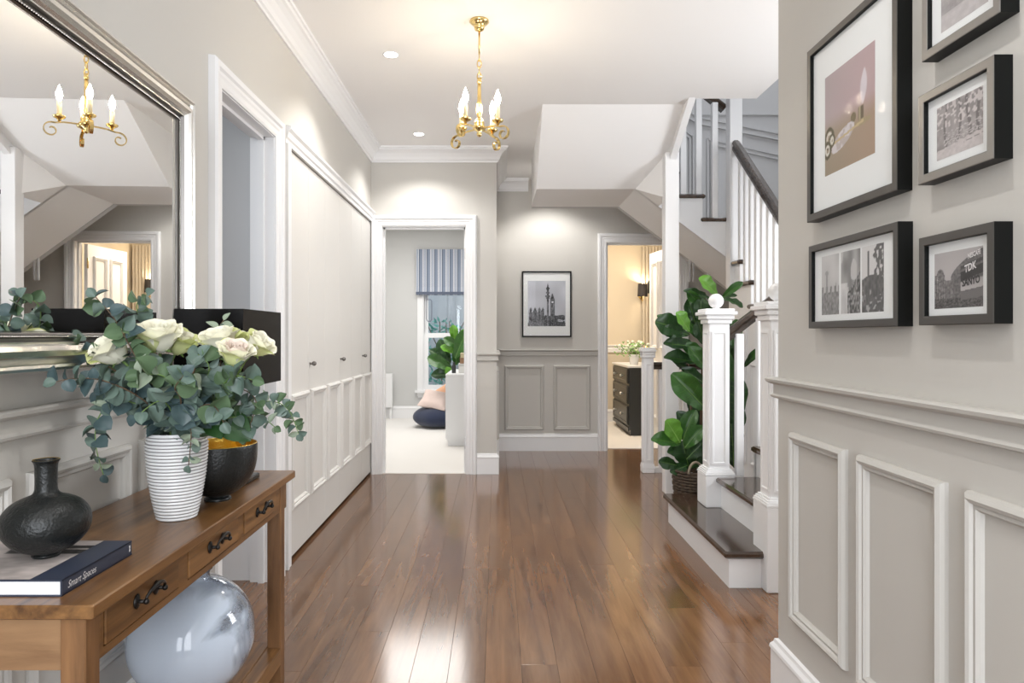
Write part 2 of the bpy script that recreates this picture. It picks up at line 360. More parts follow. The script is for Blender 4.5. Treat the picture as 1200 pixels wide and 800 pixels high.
# ceilings
cb = MB()
cb.box(XL-.1, 1.69, -2.3, 4.44, CZ, CZ+.25).box(XL-.1, .3125, 4.44, Y2+.12, CZ, CZ+.25).box(.3125, 1.25, 4.44, 4.55, CZ, CZ+.25).box(.3125, 3.0, 6.06, Y2+.12, CZ, CZ+.25)
ceiling = struct(cb.build('ceiling', CEIL))
struct(MB().box(.3, 3.1, 2.0, 6.1, 5.2, 5.25).build('ceiling_stairwell', CEIL))
struct(MB().box(-3.2, XL-.1, 1.34, 3.26, CZ, CZ+.05).build('ceiling_side_room', CEIL))
struct(MB().box(-2.5, -.0, Y1+.12, 9.5, CZ, CZ+.05).build('ceiling_playroom', CEIL))
struct(MB().box(.4, 2.6, Y2+.12, 9.3, CZ, CZ+.05).build('ceiling_study', CEIL))
# cornices
t = MB(); line_sweep(t, LEFT(XL), CORNICE, -2.2, Y1, CZ, 0, 1); struct(t.build('trim_1', WHITE))
t = MB(); line_sweep(t, FAR(Y1), CORNICE, XL, 0, CZ, 1, -1); struct(t.build('trim_2', WHITE))
t = MB(); line_sweep(t, LEFT(0), CORNICE, Y1, Y2, CZ, -1, 1); struct(t.build('trim_3', WHITE))
t = MB(); line_sweep(t, FAR(Y2), CORNICE, 0, .3125, CZ, 1, 0); struct(t.build('trim_4', WHITE))
# skirtings
t = MB(); line_sweep(t, LEFT(XL), SKIRT, -2.2, 2.45, 0); struct(t.build('baseboard_left', WHITE))
t = MB(); line_sweep(t, FAR(Y1), SKIRT, DX1+.09, 0, 0, 0, -1); line_sweep(t, LEFT(0), SKIRT, Y1, Y2, 0, -1, 1); struct(t.build('baseboard_end_left', WHITE))
t = MB(); line_sweep(t, FAR(Y2), SKIRT, .0, EX0-.09, 0, 1, 0); line_sweep(t, FAR(Y2), SKIRT, EX1+.09, 3, 0); struct(t.build('baseboard_far', WHITE))
t = MB(); line_sweep(t, RIGHT(XR), SKIRT, -YR, 2.2, 0, -1, 0)
line_sweep(t, Plane((0, YR, 0), (1, 0, 0), (0, 0, 1), (0, 1, 0)), SKIRT, XR, 3, 0, -1, 0); struct(t.build('baseboard_right', WHITE))
# chair rails
t = MB(); line_sweep(t, RIGHT(XR), RAIL, -YR, 2.2, .940, -1, 0)
line_sweep(t, Plane((0, YR, 0), (1, 0, 0), (0, 0, 1), (0, 1, 0)), RAIL, XR, 3, .940, -1, 0); struct(t.build('trim_5', PAINTD))
t = MB(); line_sweep(t, LEFT(XL), RAIL, -2.2, 2.45, .918); struct(t.build('trim_6', PAINTD))
t = MB(); line_sweep(t, FAR(Y2), RAIL, 0, EX0-.09, .937, 1, 0); struct(t.build('trim_7', PAINTD))
t = MB(); line_sweep(t, FAR(Y1), RAIL, DX1+.09, 0, .930, 0, -1); line_sweep(t, LEFT(0), RAIL, Y1, Y2, .930, -1, 1); struct(t.build('trim_8', PAINTD))
# panel mouldings (parts of the walls)
for a in (2.08, 1.69, 1.30, .91, .52, .13, -.26, -.65):
    t = MB(); rect_sweep(t, RIGHT(XR), PANELM, -a, -a+.325, .278, .846); t.build('panel_moulding', PAINTD, wall_right)
for a in (2.38, 1.91, 1.44, .97, .5, .03):
    t = MB(); rect_sweep(t, LEFT(XL), PANELM, a-.41, a, .27, .838); t.build('panel_moulding', PAINTD, wall_left)
for a0, a1 in ((.078, .468), (.562, .925)):
    t = MB(); rect_sweep(t, FAR(Y2), PANELM, a0, a1, .205, .846); t.build('panel_moulding', PAINTD, wall_far)
t = MB(); rect_sweep(t, LEFT(0), PANELM, Y1+.08, Y2-.1, .27, .84); t.build('panel_moulding', PAINTD, wall_front)
# stairwell wall mouldings following the stair
def bar(mb, p, q, w, y, t_=.014):
    p = Vector((p[0], y, p[1])); q = Vector((q[0], y, q[1])); d = (q-p).normalized(); n = Vector((-d.z, 0, d.x))*w/2
    ds = Vector((0, -t_, 0)); c = [p-n, q-n, q+n, p+n]; mb.add(c+[k+ds for k in c], [(0,1,2,3), (4,5,6,7), (0,1,5,4), (1,2,6,5), (2,3,7,6), (3,0,4,7)])
def wp(px, py): s = 800/6.0; return ((px-582)/s, 1.14+(393-py)/s)
t = MB()
for a_, b_, w in (((818, 142), (918, 162), .052), ((800, 131), (818, 142), .052)): bar(t, wp(*a_), wp(*b_), w, 6.0, .012)
for a_, b_ in (((818, 138.5), (918, 158.5)), ((818, 145.5), (918, 165.5)), ((800, 127), (818, 138.5)), ((800, 135), (818, 145.5))): bar(t, wp(*a_), wp(*b_), .012, 6.0, .026)
t.build('stair_rail_moulding', GREYP, wall_st)
t = MB()
for a_, b_ in (((829, 163), (918, 183)), ((829, 163), (829, 330)), ((833, 169), (918, 188)), ((833, 169), (833, 330))): bar(t, wp(*a_), wp(*b_), .016, 6.0, .016)
t.build('panel_moulding', GREYP, wall_st)
t = MB()
for a_, b_ in (((797, 149), (812, 160)), ((812, 160), (812, 330)), ((797, 154), (808, 162)), ((808, 162), (808, 330))): bar(t, wp(*a_), wp(*b_), .014, 6.0, .016)
t.build('panel_moulding', GREYP, wall_st)
t = MB(); bar(t, wp(780, 134.5), wp(930, 134.5), .012, 6.0, .016); t.build('ledge_moulding', GREYP, wall_st)

# ---- doorways
def doorway(name, P, a0, a1, top, depth, label=None, lining_in=0):
    d = struct(thing(name, P((a0+a1)/2, 0, 0)))
    t = MB(); arch_sweep(t, P, ARCH, a0, a1, top); t.build('architrave', WHITE, d)
    t = MB()
    def qb(a, a_, b, b_, c, c_):
        ps = [P(x_, y_, z_) for z_ in (c, c_) for y_ in (b, b_) for x_ in (a, a_)]
        t.add(ps, [(0,2,3,1), (4,5,7,6), (0,1,5,4), (2,6,7,3), (0,4,6,2), (1,3,7,5)])
    qb(a0-.012, a0+.004, 0, top, -depth, .006); qb(a1-.004, a1+.012, 0, top, -depth, .006); qb(a0-.012, a1+.012, top-.004, top+.012, -depth, .006)
    qb(a0+.004, a0+.018, 0, top-.004, -depth*.62, -depth*.36); qb(a1-.018, a1-.004, 0, top-.004, -depth*.62, -depth*.36); qb(a0+.004, a1-.004, top-.018, top-.004, -depth*.62, -depth*.36)
    t.build('lining', WHITE, d)
    return d
door_1 = doorway('door_1', LEFT(XL), 2.54, 3.16, 2.06, .105)
door_2 = doorway('door_2', FAR(Y1), DX0, DX1, DT, .125)
door_3 = doorway('door_3', FAR(Y2), EX0, EX1, ET, .125)
for z in (.245, 1.03, 1.82):
    h = MB(); h.box(DX1-.007, DX1-.003, Y1+.02, Y1+.075, z-.045, z+.045); h.tube([(DX1-.008, Y1+.048, z-.045), (DX1-.008, Y1+.048, z+.045)], .005, 8); h.build('hinge', CHROME, door_2)
# open leaf of door_3
hx, hy, an = EX1-.02, Y2+.13, math.radians(95)
du = Vector((math.cos(an), math.sin(an), 0)); dn = Vector((-math.sin(an), math.cos(an), 0))
LP = Plane((hx, hy, 0), du, (0, 0, 1), dn)
lf = MB(); c = [LP(a, b_, c_) for c_ in (0, .036) for b_ in (.012, 2.04) for a in (0, .68)]
lf.add(c, [(0,2,3,1), (4,5,7,6), (0,1,5,4), (2,6,7,3), (0,4,6,2), (1,3,7,5)])
for cc, sg in ((.036, 1),):
    PP = Plane(LP(0, 0, cc), du, (0, 0, 1), dn*sg)
    for a0, a1, b0, b1 in ((.09, .31, .25, .86), (.37, .59, .25, .86), (.09, .31, 1.0, 1.93), (.37, .59, 1.0, 1.93)): rect_sweep(lf, PP, PANELM, a0, a1, b0, b1)
lf.build('door_leaf', WHITE, door_3)
for z in (.25, 1.85):
    h = MB(); p = LP(-.004, z, .04); h.tube([p-Vector((0, 0, .05)), p+Vector((0, 0, .05))], .008, 8); h.build('hinge', BRASS, door_3)
h = MB(); p = LP(.62, 1.0, .036); h.tube([p, p+dn*.05], .01, 8); h.sphere(p+dn*.06, .026, 12, 8); h.build('door_handle', BRASS, door_3)

# ================================================================ PLAYROOM beyond door_2
YB = 9.4
WX0, WX1, WZ0, WZ1 = -1.0, -.2, .40, 1.90
wp1 = wallbox('wall_playroom_back', [(-2.4, WX0, YB, YB+.12, 0, CZ), (WX0, WX1, YB, YB+.12, 0, WZ0), (WX0, WX1, YB, YB+.12, WZ1, CZ), (WX1, 0, YB, YB+.12, 0, CZ)], PLAYP)
wallbox('wall_playroom_left', [(-2.42, -2.32, Y1+.12, YB, 0, CZ), (-2.42, XL-.62, Y1, Y1+.12, 0, CZ)], PLAYP)
wallbox('wall_playroom_right', [(-.12, 0, Y2+.12, YB, 0, CZ)], PLAYP)
t = MB(); line_sweep(t, FAR(YB), SKIRT, -2.32, -.12, 0); struct(t.build('baseboard_playroom', WHITE))
win = struct(thing('window_1', ((WX0+WX1)/2, YB, WZ0)))
t = MB(); rect_sweep(t, FAR(YB), [(-.09, 0), (-.09, .024), (-.02, .028), (0, .02), (0, -.1)], WX0, WX1, WZ0, WZ1); t.build('window_frame', WHITE, win)
t = MB(); PB = FAR(YB+.05)
rect_sweep(t, PB, [(0, -.02), (0, .02), (.055, .02), (.055, -.02)], WX0, WX1, 1.12, WZ1); t.build('upper_sash', WHITE, win)
t = MB(); rect_sweep(t, FAR(YB+.02), [(0, -.02), (0, .02), (.06, .02), (.06, -.02)], WX0, WX1, WZ0, 1.17); t.build('lower_sash', WHITE, win)
t = MB(); t.box(WX0-.12, WX1+.1, YB-.07, YB+.02, WZ0-.045, WZ0-.01); t.box(WX0-.08, WX1+.06, YB-.025, YB, WZ0-.11, WZ0-.045); t.build('window_sill', WHITE, win)
t = MB(); t.box(WX0+.05, WX1-.05, YB+.049, YB+.052, 1.17, WZ1-.05); t.build('pane', WPANE, win)
t = MB(); t.box(WX0+.055, WX1-.055, YB+.019, YB+.022, WZ0+.055, 1.115); t.build('pane', WPANE, win)
# blind
bl = thing('roman_blind', (-.72, YB-.06, 1.69), 'blue and white striped roman blind half lowered over the far window', 'blind')
t = MB()
prof = [(2.32, .05), (2.32, .065), (1.98, .07), (1.80, .072), (1.745, .085), (1.70, .085), (1.69, .075), (1.70, .06), (1.76, .055), (2.30, .05)]
vs = [(x_, YB-c_, z_) for x_ in (-1.10, -.26) for z_, c_ in prof]; m_ = len(prof)
t.add(vs, [(i, (i+1) % m_, m_+(i+1) % m_, m_+i) for i in range(m_)]+[tuple(range(m_)), tuple(range(m_, 2*m_))]); t.build('blind_fabric', STRIPE, bl)
t = MB(); t.box(-1.10, -.26, YB-.10, YB-.055, 1.70, 1.735)
t.build('folded_hem', mat('dark_striped_hem', (.10, .12, .17), .8), bl)
t = MB(); cp = [(-.955, YB-.09, 1.70), (-.955, YB-.09, 1.36), (-.94, YB-.09, 1.335), (-.90, YB-.09, 1.335), (-.885, YB-.09, 1.36), (-.885, YB-.09, 1.61), (-.90, YB-.09, 1.63), (-.955, YB-.09, 1.63)]
t.tube(cp, .006, 6); t.build('blind_cord', mat('grey_cord', (.15, .16, .2), .6), bl)
# garden
struct(MB().box(-6, 4, YB+.12, 14, -.3, -.1).build('ground_garden', SAND))
fe = thing('garden_fence', (-.6, 11.6, -.1), 'weathered grey vertical board fence seen through the far window', 'fence')
for k in range(24):
    xx = -2.0+k*.145; t = MB(); t.box(xx, xx+.1445, 11.6+random.uniform(0, .012), 11.625, -.1, 2.9+random.uniform(-.02, .02)); t.build('fence_board', FENCE, fe)
t = MB(); t.box(-2, 1.4, 11.64, 11.70, .4, .5).box(-2, 1.4, 11.64, 11.70, 2.3, 2.4); t.build('fence_rail', FENCE, fe)
def leafmesh(name, m, kind='round', fold=.12, curl=.1, veins=None):
    fig = kind == 'fig'; nv, nu = (12, 6) if fig else (7, 4); vs = []; fs = []
    def wid(v):
        if kind == 'round': return .50*math.sin(PI*min(1, v*.96+.03))**.62
        if fig: return .40*max(0, math.sin(PI*min(1, v*.965+.03)))**.55*(.55+.62*v-.12*math.sin(v*PI*1.3))
        if kind == 'long': return .17*math.sin(PI*v)**.8
        return .30*math.sin(PI*v**.8)**.8
    def pt(u, v, lift=0):
        w = wid(v) if 0 < v < 1 else .015+.05*(v >= 1)*fig
        wav = (.035*math.sin(v*17+u*2)*abs(u)-.03*u*u) if fig else 0
        return (w*u, v, fold*abs(u)*w*2-curl*v*v+wav+lift)
    for j in range(nv+1):
        for i in range(nu+1): vs.append(pt(i/nu*2-1, j/nv))
    for j in range(nv):
        for i in range(nu): a = j*(nu+1)+i; fs.append((a, a+1, a+nu+2, a+nu+1))
    nf = len(fs)
    if veins:
        for sg in (1, -1):     # midrib and side veins, on both faces
            def strip(p, q, w0, w1):
                o = len(vs); d = (q[0]-p[0], q[1]-p[1]); l = math.hypot(*d); nx, ny = -d[1]/l, d[0]/l
                for (u, v), w in ((p, w0), (q, w1)):
                    b_ = pt(u, v, .010*sg); k = 1
                    vs.append((b_[0]-nx*w*.6, b_[1]-ny*w*.2, b_[2])); vs.append((b_[0]+nx*w*.6, b_[1]+ny*w*.2, b_[2]))
                fs.append((o, o+1, o+3, o+2))
            for j in range(5): strip((0.001, .02+j*.19), (0, .02+(j+1)*.19), .022-.003*j, .019-.003*j)
            for j in range(5):
                for sd in (1, -1): strip((0, .15+j*.15), (sd*.45, .20+j*.15), .010, .007); strip((sd*.45, .20+j*.15), (sd*.88, .27+j*.145), .007, .004)
    me = bpy.data.meshes.new(name); me.from_pydata(vs, [], fs); me.materials.append(m)
    if veins: me.materials.append(veins); me.polygons.foreach_set('material_index', [0]*nf+[1]*(len(fs)-nf))
    me.polygons.foreach_set('use_smooth', [True]*len(fs)); return me
def put_leaf(me, parent, base, tip, nrm, ws=1.0, name='leaf'):
    base, tip = Vector(base), Vector(tip); d = tip-base; L_ = d.length; d.normalize()
    n = Vector(nrm); n = (n-d*n.dot(d))
    if n.length < 1e-3: n = d.orthogonal()
    n.normalize(); x_ = d.cross(n)
    M = Matrix(((x_.x*L_*ws, d.x*L_, n.x*L_, 0), (x_.y*L_*ws, d.y*L_, n.y*L_, 0), (x_.z*L_*ws, d.z*L_, n.z*L_, 0), (0, 0, 0, 1)))
    o = bpy.data.objects.new(name, me); COL.objects.link(o); o.parent = parent; ORG[o] = ORG[parent]
    M.translation = base-ORG[parent]; o.matrix_local = M; return o
def shrub(cx, cy, n, h, lab, seed):
    rnd = random.Random(seed); sh = thing('garden_shrub', (cx, cy, -.1), lab, 'shrub')
    t = MB()
    for k in range(5): t.tube([(cx, cy, -.1), (cx+rnd.uniform(-.12, .12), cy+rnd.uniform(-.1, .1), h*.5), (cx+rnd.uniform(-.3, .3), cy+rnd.uniform(-.2, .2), h)], .008, 5)
    t.build('stem', BARK, sh)
    t = MB()
    for k in range(n):
        z = rnd.uniform(.0, h); r = .34*(1-.4*abs(z/h-.4)); a = rnd.uniform(0, 2*PI)
        p = Vector((cx+math.cos(a)*r*rnd.random()**.5, cy+math.sin(a)*r*.6*rnd.random()**.5, z))
        d = Vector((rnd.uniform(-1, 1), rnd.uniform(-1, 1), rnd.uniform(-.5, 1))).normalized()*rnd.uniform(.07, .13)
        w = d.cross(Vector((rnd.uniform(-1, 1), rnd.uniform(-1, 1), rnd.uniform(-1, 1)))).normalized()*.02
        t.add([p, p+d*.5+w, p+d, p+d*.5-w], [(0, 1, 2, 3)])
    o = t.build('foliage', SHRUB, sh); o['kind'] = 'stuff'
shrub(-.78, 10.25, 420, 1.35, 'tall blue-green leafy shrub just outside the far window, left of the smaller one', 3)
shrub(-.28, 11.05, 300, 1.15, 'shorter blue-green garden shrub outside the far window, behind the fig on the sill side', 5)
# low cabinet, bean bag, cushions, plant, books
cbn = thing('storage_cabinet', (-.32, 7.5, .004), 'plain white painted storage cabinet inside the far left room', 'cabinet')
t = MB(); t.box(-.515, -.125, 7.02, 8.0, .06, .72); t.box(-.50, -.125, 7.04, 7.98, .004, .06); t.build('body', WHITE, cbn)
t = MB(); t.bbox(-.525, -.122, 7.0, 8.02, .72, .745); t.build('top', WHITE, cbn)
for y0 in (7.03, 7.52):
    d_ = MB(); d_.box(-.527, -.515, y0, y0+.47, .08, .71); dd = d_.build('door', WHITE, cbn); k_ = MB(); k_.sphere((-.54, y0+.24, .6), .012, 8, 6); k_.build('knob', CHROME, dd)
def bundle_sphere(c, rx, ry, rz, squash, seed, m, name, parent=None):
    rnd = random.Random(seed); t = MB(); n, k = 28, 16; vs = []
    for j in range(k+1):
        th = PI*j/k
        for i in range(n):
            a = 2*PI*i/n; rr = 1+.05*math.sin(a*7+seed)*math.sin(th)
            x_ = math.copysign(abs(math.cos(a))**squash, math.cos(a)); y_ = math.copysign(abs(math.sin(a))**squash, math.sin(a))
            vs.append((c[0]+rx*x_*math.sin(th)**.7*rr, c[1]+ry*y_*math.sin(th)**.7*rr, c[2]-rz*math.cos(th)))
    fs = [(j*n+i, j*n+(i+1) % n, (j+1)*n+(i+1) % n, (j+1)*n+i) for j in range(k) for i in range(n)]
    t.add(vs, fs, True); return t.build(name, m, parent)
tag(bundle_sphere((-.72, 8.52, .135), .32, .32, .13, 1, 2, NAVYF, 'bean_bag'), 'navy blue bean bag on the cream carpet under the far window', 'bean bag')
def cushion(c, w, h, th, R, m, label):
    n = 12; vs = []; fs = []
    for s_ in (1, -1):
        for j in range(n+1):
            for i in range(n+1):
                u, v = i/n*2-1, j/n*2-1; q = ((1-u**4)*(1-v**4))**.5; pin = 1-.10*(1-abs(u*v))*(max(abs(u), abs(v)))
                vs.append(Vector((u*w/2*pin, s_*th/2*q, v*h/2*pin)))
    for s_ in range(2):
        o_ = s_*(n+1)**2
        for j in range(n):
            for i in range(n): a = o_+j*(n+1)+i; fs.append((a, a+1, a+n+2, a+n+1))
    t = MB(); t.add([R @ v+Vector(c) for v in vs], fs, True); return tag(t.build('cushion', m), label, 'cushion')
RY = lambda a: Matrix.Rotation(math.radians(a), 3, 'Y'); RX = lambda a: Matrix.Rotation(math.radians(a), 3, 'X'); RZ = lambda a: Matrix.Rotation(math.radians(a), 3, 'Z')
cushion((-.76, 8.42, .345), .36, .30, .13, RX(-52) @ RY(16), PINK, 'pale pink square cushion lying on the navy bean bag, frontmost')
cushion((-.60, 8.66, .40), .34, .30, .12, RX(-20) @ RY(-38), PEACH, 'peach orange cushion standing behind the pale pink one')
# fig in the playroom (foreground of window)
VEIN = mat('leaf_vein', (.13, .26, .05), .45); VEINL = mat('pale_leaf_vein', (.30, .50, .12), .45)
FIGS = [leafmesh('fig_leaf_a', FIGD, 'fig', .25, .2, VEIN), leafmesh('fig_leaf_b', FIGM, 'fig', .3, .28, VEIN), leafmesh('fig_leaf_c', FIGL, 'fig', .22, .12, VEINL)]
pp = thing('potted_fig', (-.33, 8.30, .004), 'green fig plant in a white pot beside the cabinet in the far left room', 'plant')
t = MB(); t.lathe([(.11, .0), (.14, .30), (.145, .31), (.13, .31), (.125, .29), (0.001, .28)], (-.33, 8.30, .004), 24); t.build('pot', CERA, pp)
t = MB(); t.tube([(-.33, 8.30, .28), (-.36, 8.28, .7), (-.38, 8.25, 1.15)], [.014, .012, .006], 6); t.build('trunk', BARK, pp)
rnd = random.Random(12)
def PX(px, py, Y): s = 800/Y; return Vector(((px-582)/s, Y, 1.14+(393-py)/s))
for i, (bx, by, tx, ty, k) in enumerate([(533, 402, 531, 381, 2), (540, 408, 521, 396, 1), (535, 414, 517, 405, 2), (527, 425, 505, 409, 0), (530, 432, 502, 418, 1), (534, 440, 506, 437, 0), (533, 420, 546, 388, 1), (538, 436, 550, 410, 0), (530, 448, 524, 430, 2), (540, 425, 556, 405, 1), (530, 436, 515, 424, 1), (536, 402, 546, 386, 2), (528, 426, 514, 399, 0), (534, 428, 538, 398, 1)]):
    Y_ = 8.3+rnd.uniform(-.12, .12)
    put_leaf(FIGS[k], pp, PX(bx, by, Y_), PX(tx, ty, Y_-.05), (rnd.uniform(-.3, .3), -1, .4+rnd.uniform(-.3, .3)), .72)
for i, (z0, w, dd_, c_, lab) in enumerate([(.745, .14, .20, (.78, .77, .74), 'white storage box on the white cabinet, lowest of its stack'), (.845, .11, .16, (.40, .24, .14), 'brown box on top of the white box on the cabinet'), (.905, .10, .15, (.72, .64, .40), 'mustard yellow box topmost on the cabinet')]):
    h_ = [.10, .06, .05][i]; t = MB(); x_ = -.33
    o = thing('storage_box', (x_, 7.25, z0), lab, 'box'); t.bbox(x_-w/2, x_+w/2, 7.25-dd_/2, 7.25+dd_/2, z0, z0+h_*.72, .002); t.build('box_body', mat('box_%d' % i, c_, .6), o)
    t = MB(); t.bbox(x_-w/2-.003, x_+w/2+.003, 7.25-dd_/2-.003, 7.25+dd_/2+.003, z0+h_*.72, z0+h_, .002); t.build('lid', mat('box_lid_%d' % i, tuple(x*.8 for x in c_), .6), o)
t = MB(); t.lathe([(.022, 0), (.024, .07), (.012, .09), (.012, .11), (.016, .115), (.001, .115)], (-.45, 7.18, .745), 16); tag(t.build('small_jar', CHARC), 'small dark jar standing left of the stacked boxes on the cabinet', 'jar')
ra = thing('radiator', (-1.50, YB-.10, .1), 'white panel radiator low on the far room wall by the door jamb', 'radiator')
t = MB(); t.bbox(-1.95, -1.42, YB-.12, YB-.04, .16, .62); t.build('panel', WHITE, ra)
t = MB()
for k in range(17): t.box(-1.93+k*.03, -1.915+k*.03, YB-.126, YB-.12, .19, .59)
t.box(-1.93, -1.90, YB-.10, YB-.06, .004, .16).box(-1.46, -1.43, YB-.10, YB-.06, .004, .16); t.build('fins', WHITE, ra)

# ================================================================ STUDY beyond door_3
YS = 9.0
ws = wallbox('wall_study_back', [(.4, 2.6, YS, YS+.1, 0, CZ)], BEIGE)
wallbox('wall_study_right', [(2.3, 2.4, Y2+.12, YS, 0, CZ)], BEIGE); wallbox('wall_study_left', [(.5, .6, Y2+.12, YS, 0, CZ)], BEIGE)
t = MB(); line_sweep(t, FAR(YS), SKIRT, .6, 2.3, 0); struct(t.build('baseboard_study', WHITE))
t = MB(); line_sweep(t, FAR(YS), RAIL, .6, 2.3, .95); t.box(.6, 2.3, YS-.02, YS, .92, .95); struct(t.build('trim_9', WHITE))
ch = thing('chest_of_drawers', (1.68, 8.22, .006), 'charcoal chest of three drawers with white top in the far right room', 'chest')
t = MB(); t.box(1.50, 1.88, 7.72, 8.72, .07, .775); t.box(1.52, 1.88, 7.74, 8.70, .006, .07); t.box(1.485, 1.50, 7.72, 8.72, .06, .10); t.build('carcass', CHARC, ch)
t = MB(); t.bbox(1.475, 1.90, 7.70, 8.74, .775, .80); t.build('top', WHITE, ch)
for z0, z1 in ((.12, .34), (.36, .57), (.59, .76)):
    t = MB(); t.bbox(1.485, 1.50, 7.75, 8.69, z0, z1, .003); rect_sweep(t, RIGHT(1.485), [(0, 0), (0, .006), (.02, .006), (.025, 0)], -8.68, -7.76, z0+.01, z1-.01); d_ = t.build('drawer', CHARC, ch)
    for yy in (8.0, 8.45):
        k_ = MB(); k_.tube([(1.485, yy, (z0+z1)/2), (1.465, yy, (z0+z1)/2)], .006, 8); k_.sphere((1.455, yy, (z0+z1)/2), .017, 10, 8); k_.build('knob', CHROME, d_)
def sconce(c, ax, lab):
    s_ = thing('wall_sconce', c, lab, 'wall lamp'); c = Vector(c); ax = Vector(ax)
    t = MB(); q = c+ax*.10
    prof = [(.055, .0), (.068, -.0), (.055, .165), (.053, .165), (.064, .004)]
    t.lathe([(.064, 0), (.056, .165), (.054, .165), (.062, 0), (.064, 0)], (q.x, q.y, q.z), 24, cap=False); t.build('lamp_shade', SHADEM, s_)
    t = MB(); t.tube([c, c+ax*.06+Vector((0, 0, -.05)), q+Vector((0, 0, -.06)), q+Vector((0, 0, .05))], .006, 8)
    e = c+ax*.006; t.tube([c, c+ax*.012], .03, 14); t.build('arm', BRASS, s_)
    t = MB(); t.sphere((q.x, q.y, q.z+.08), .018, 10, 8, 1.4); t.build('bulb', SCB, s_)
    l = light('sconce_glow', 'POINT', (q.x, q.y, q.z+.12), 6, (1, .80, .55), .025); return s_
sconce((1.90, YS, 1.65), (0, -1, 0), 'dark shaded wall sconce above the chest, fully in view on the beige wall')
sconce((2.035, YS, 1.69), (0, -1, 0), 'dark shaded wall sconce half hidden by the open door leaf, right of the other sconce')
cu = MB(); vs = []; n = 40
for z_ in (.02, 2.3):
    for i in range(n+1): xx = 1.90+.36*i/n if z_ > 1 else 1.90+.36*i/n; vs.append((xx, YS-.07+.022*math.sin(i*1.4), z_))
o_ = len(vs)
vs += [(x_, y_+.004, z_) for x_, y_, z_ in vs]
fs = [(i, i+1, n+2+i, n+1+i) for i in range(n)]+[(o_+i, o_+i+1, o_+n+2+i, o_+n+1+i) for i in range(n)]
cu.add(vs, fs, True); tag(cu.build('curtain', CURT), 'cream floor-length curtain hanging behind the sconce in the far right room', 'curtain')
# flowers on the chest
vz = thing('flower_pot', (1.60, 7.95, .80), 'white pot of pale green and white flowers on the charcoal chest', 'flower pot')
t = MB(); t.lathe([(.045, 0), (.06, .10), (.065, .12), (.058, .12), (.05, .10), (.001, .09)], (1.60, 7.95, .80), 20); t.build('pot', CERA, vz)
rnd = random.Random(4); t = MB(); t2 = MB(); t3 = MB()
WFLOW = mat('white_small_bloom', (.86, .88, .72), .6)
for k in range(26):
    p = Vector((1.60+rnd.gauss(0, .075), 7.95+rnd.gauss(0, .06), .97+rnd.uniform(-.03, .10))); t.sphere(p, rnd.uniform(.014, .026), 9, 6, .8)
    t3.tube([(1.60, 7.95, .89), p], .003, 4)
for k in range(150):
    p = Vector((1.60+rnd.gauss(0, .10), 7.95+rnd.gauss(0, .08), .95+rnd.uniform(-.06, .10))); d = Vector((rnd.uniform(-1, 1), rnd.uniform(-1, 1), rnd.uniform(-.6, 1))).normalized()*.04; w = d.orthogonal().normalized()*.010
    t2.add([p, p+d*.5+w, p+d, p+d*.5-w], [(0, 1, 2, 3)])
tag(t.build('blooms', WFLOW, vz), kind='stuff'); tag(t2.build('foliage', mat('fresh_green', (.2, .42, .10), .5), vz), kind='stuff'); t3.build('stems', STEMG, vz)

# ================================================================ CUPBOARD in the left wall
cp_ = thing('built_in_cupboard', (XL-.2, 4.49, 0), 'pale built-in wall cupboard with six tall panelled doors along the left wall', 'cupboard')
t = MB(); t.box(XL-.06, XL-.05, 3.38, 5.62, 0, 2.075); t.box(XL-.05, XL-.004, 3.36, 3.385, 0, 2.075); t.box(XL-.05, XL-.004, 5.60, 5.625, 0, 2.075); t.box(XL-.045, XL-.04, 3.38, 5.61, 0, .02); t.build('carcass', mat('cupboard_shadow_gap', (.12, .11, .1), .8), cp_)
for k in range(6):
    a0 = 3.39+.369*k; a1 = a0+.366
    t = MB(); t.bbox(XL-.024, XL-.002, a0, a1, .022, 2.068, .0012); d_ = t.build('door', CABP, cp_)
    t = MB(); rect_sweep(t, LEFT(XL-.002), PANELM, a0+.024, a1-.024, .262, .842); t.build('door_moulding', CABP, d_)
    if k in (1, 3, 5):
        kb = MB(); kb.tube([(XL-.002, a0+.03, .985), (XL+.012, a0+.03, .985)], .006, 8); kb.sphere((XL+.022, a0+.03, .985), .0135, 12, 8); kb.build('knob', SILVERD, d_)
t = MB(); arch_sweep(t, LEFT(XL), [(0, 0), (0, .012), (.008, .014), (.02, .014), (.03, .022), (.055, .026), (.068, .036), (.08, .036), (.084, .026), (.085, 0)], 3.385, 5.64, 2.078); 
surr = [v for v in t.v]
t = MB(); line_sweep(t, LEFT(XL), [(0, 0), (0, .014), (.02, .014), (.03, .022), (.055, .026), (.068, .038), (.08, .038), (.086, .024), (.086, 0)], 3.31, Y1, 2.075); t.box(XL, XL+.018, 3.33, 3.385, 0, 2.075); t.box(XL, XL+.024, 3.315, 3.335, 0, 2.075); struct(t.build('trim_10', WHITE))

# ================================================================ STAIRCASE
st = thing('staircase', (1.9, 4.6, 0), 'white painted staircase with dark stained treads and handrails turning up on the right', 'staircase')
def tread(x0, x1, y0, y1, z, th=.032, nm='tread', m=DARKWOOD):
    t = MB(); t.bbox(x0, x1, y0, y1, z-th, z, .009); return t.build(nm, m, st)
def part(nm, m, *boxes):
    t = MB()
    for b_ in boxes: t.box(*b_)
    return t.build(nm, m, st)
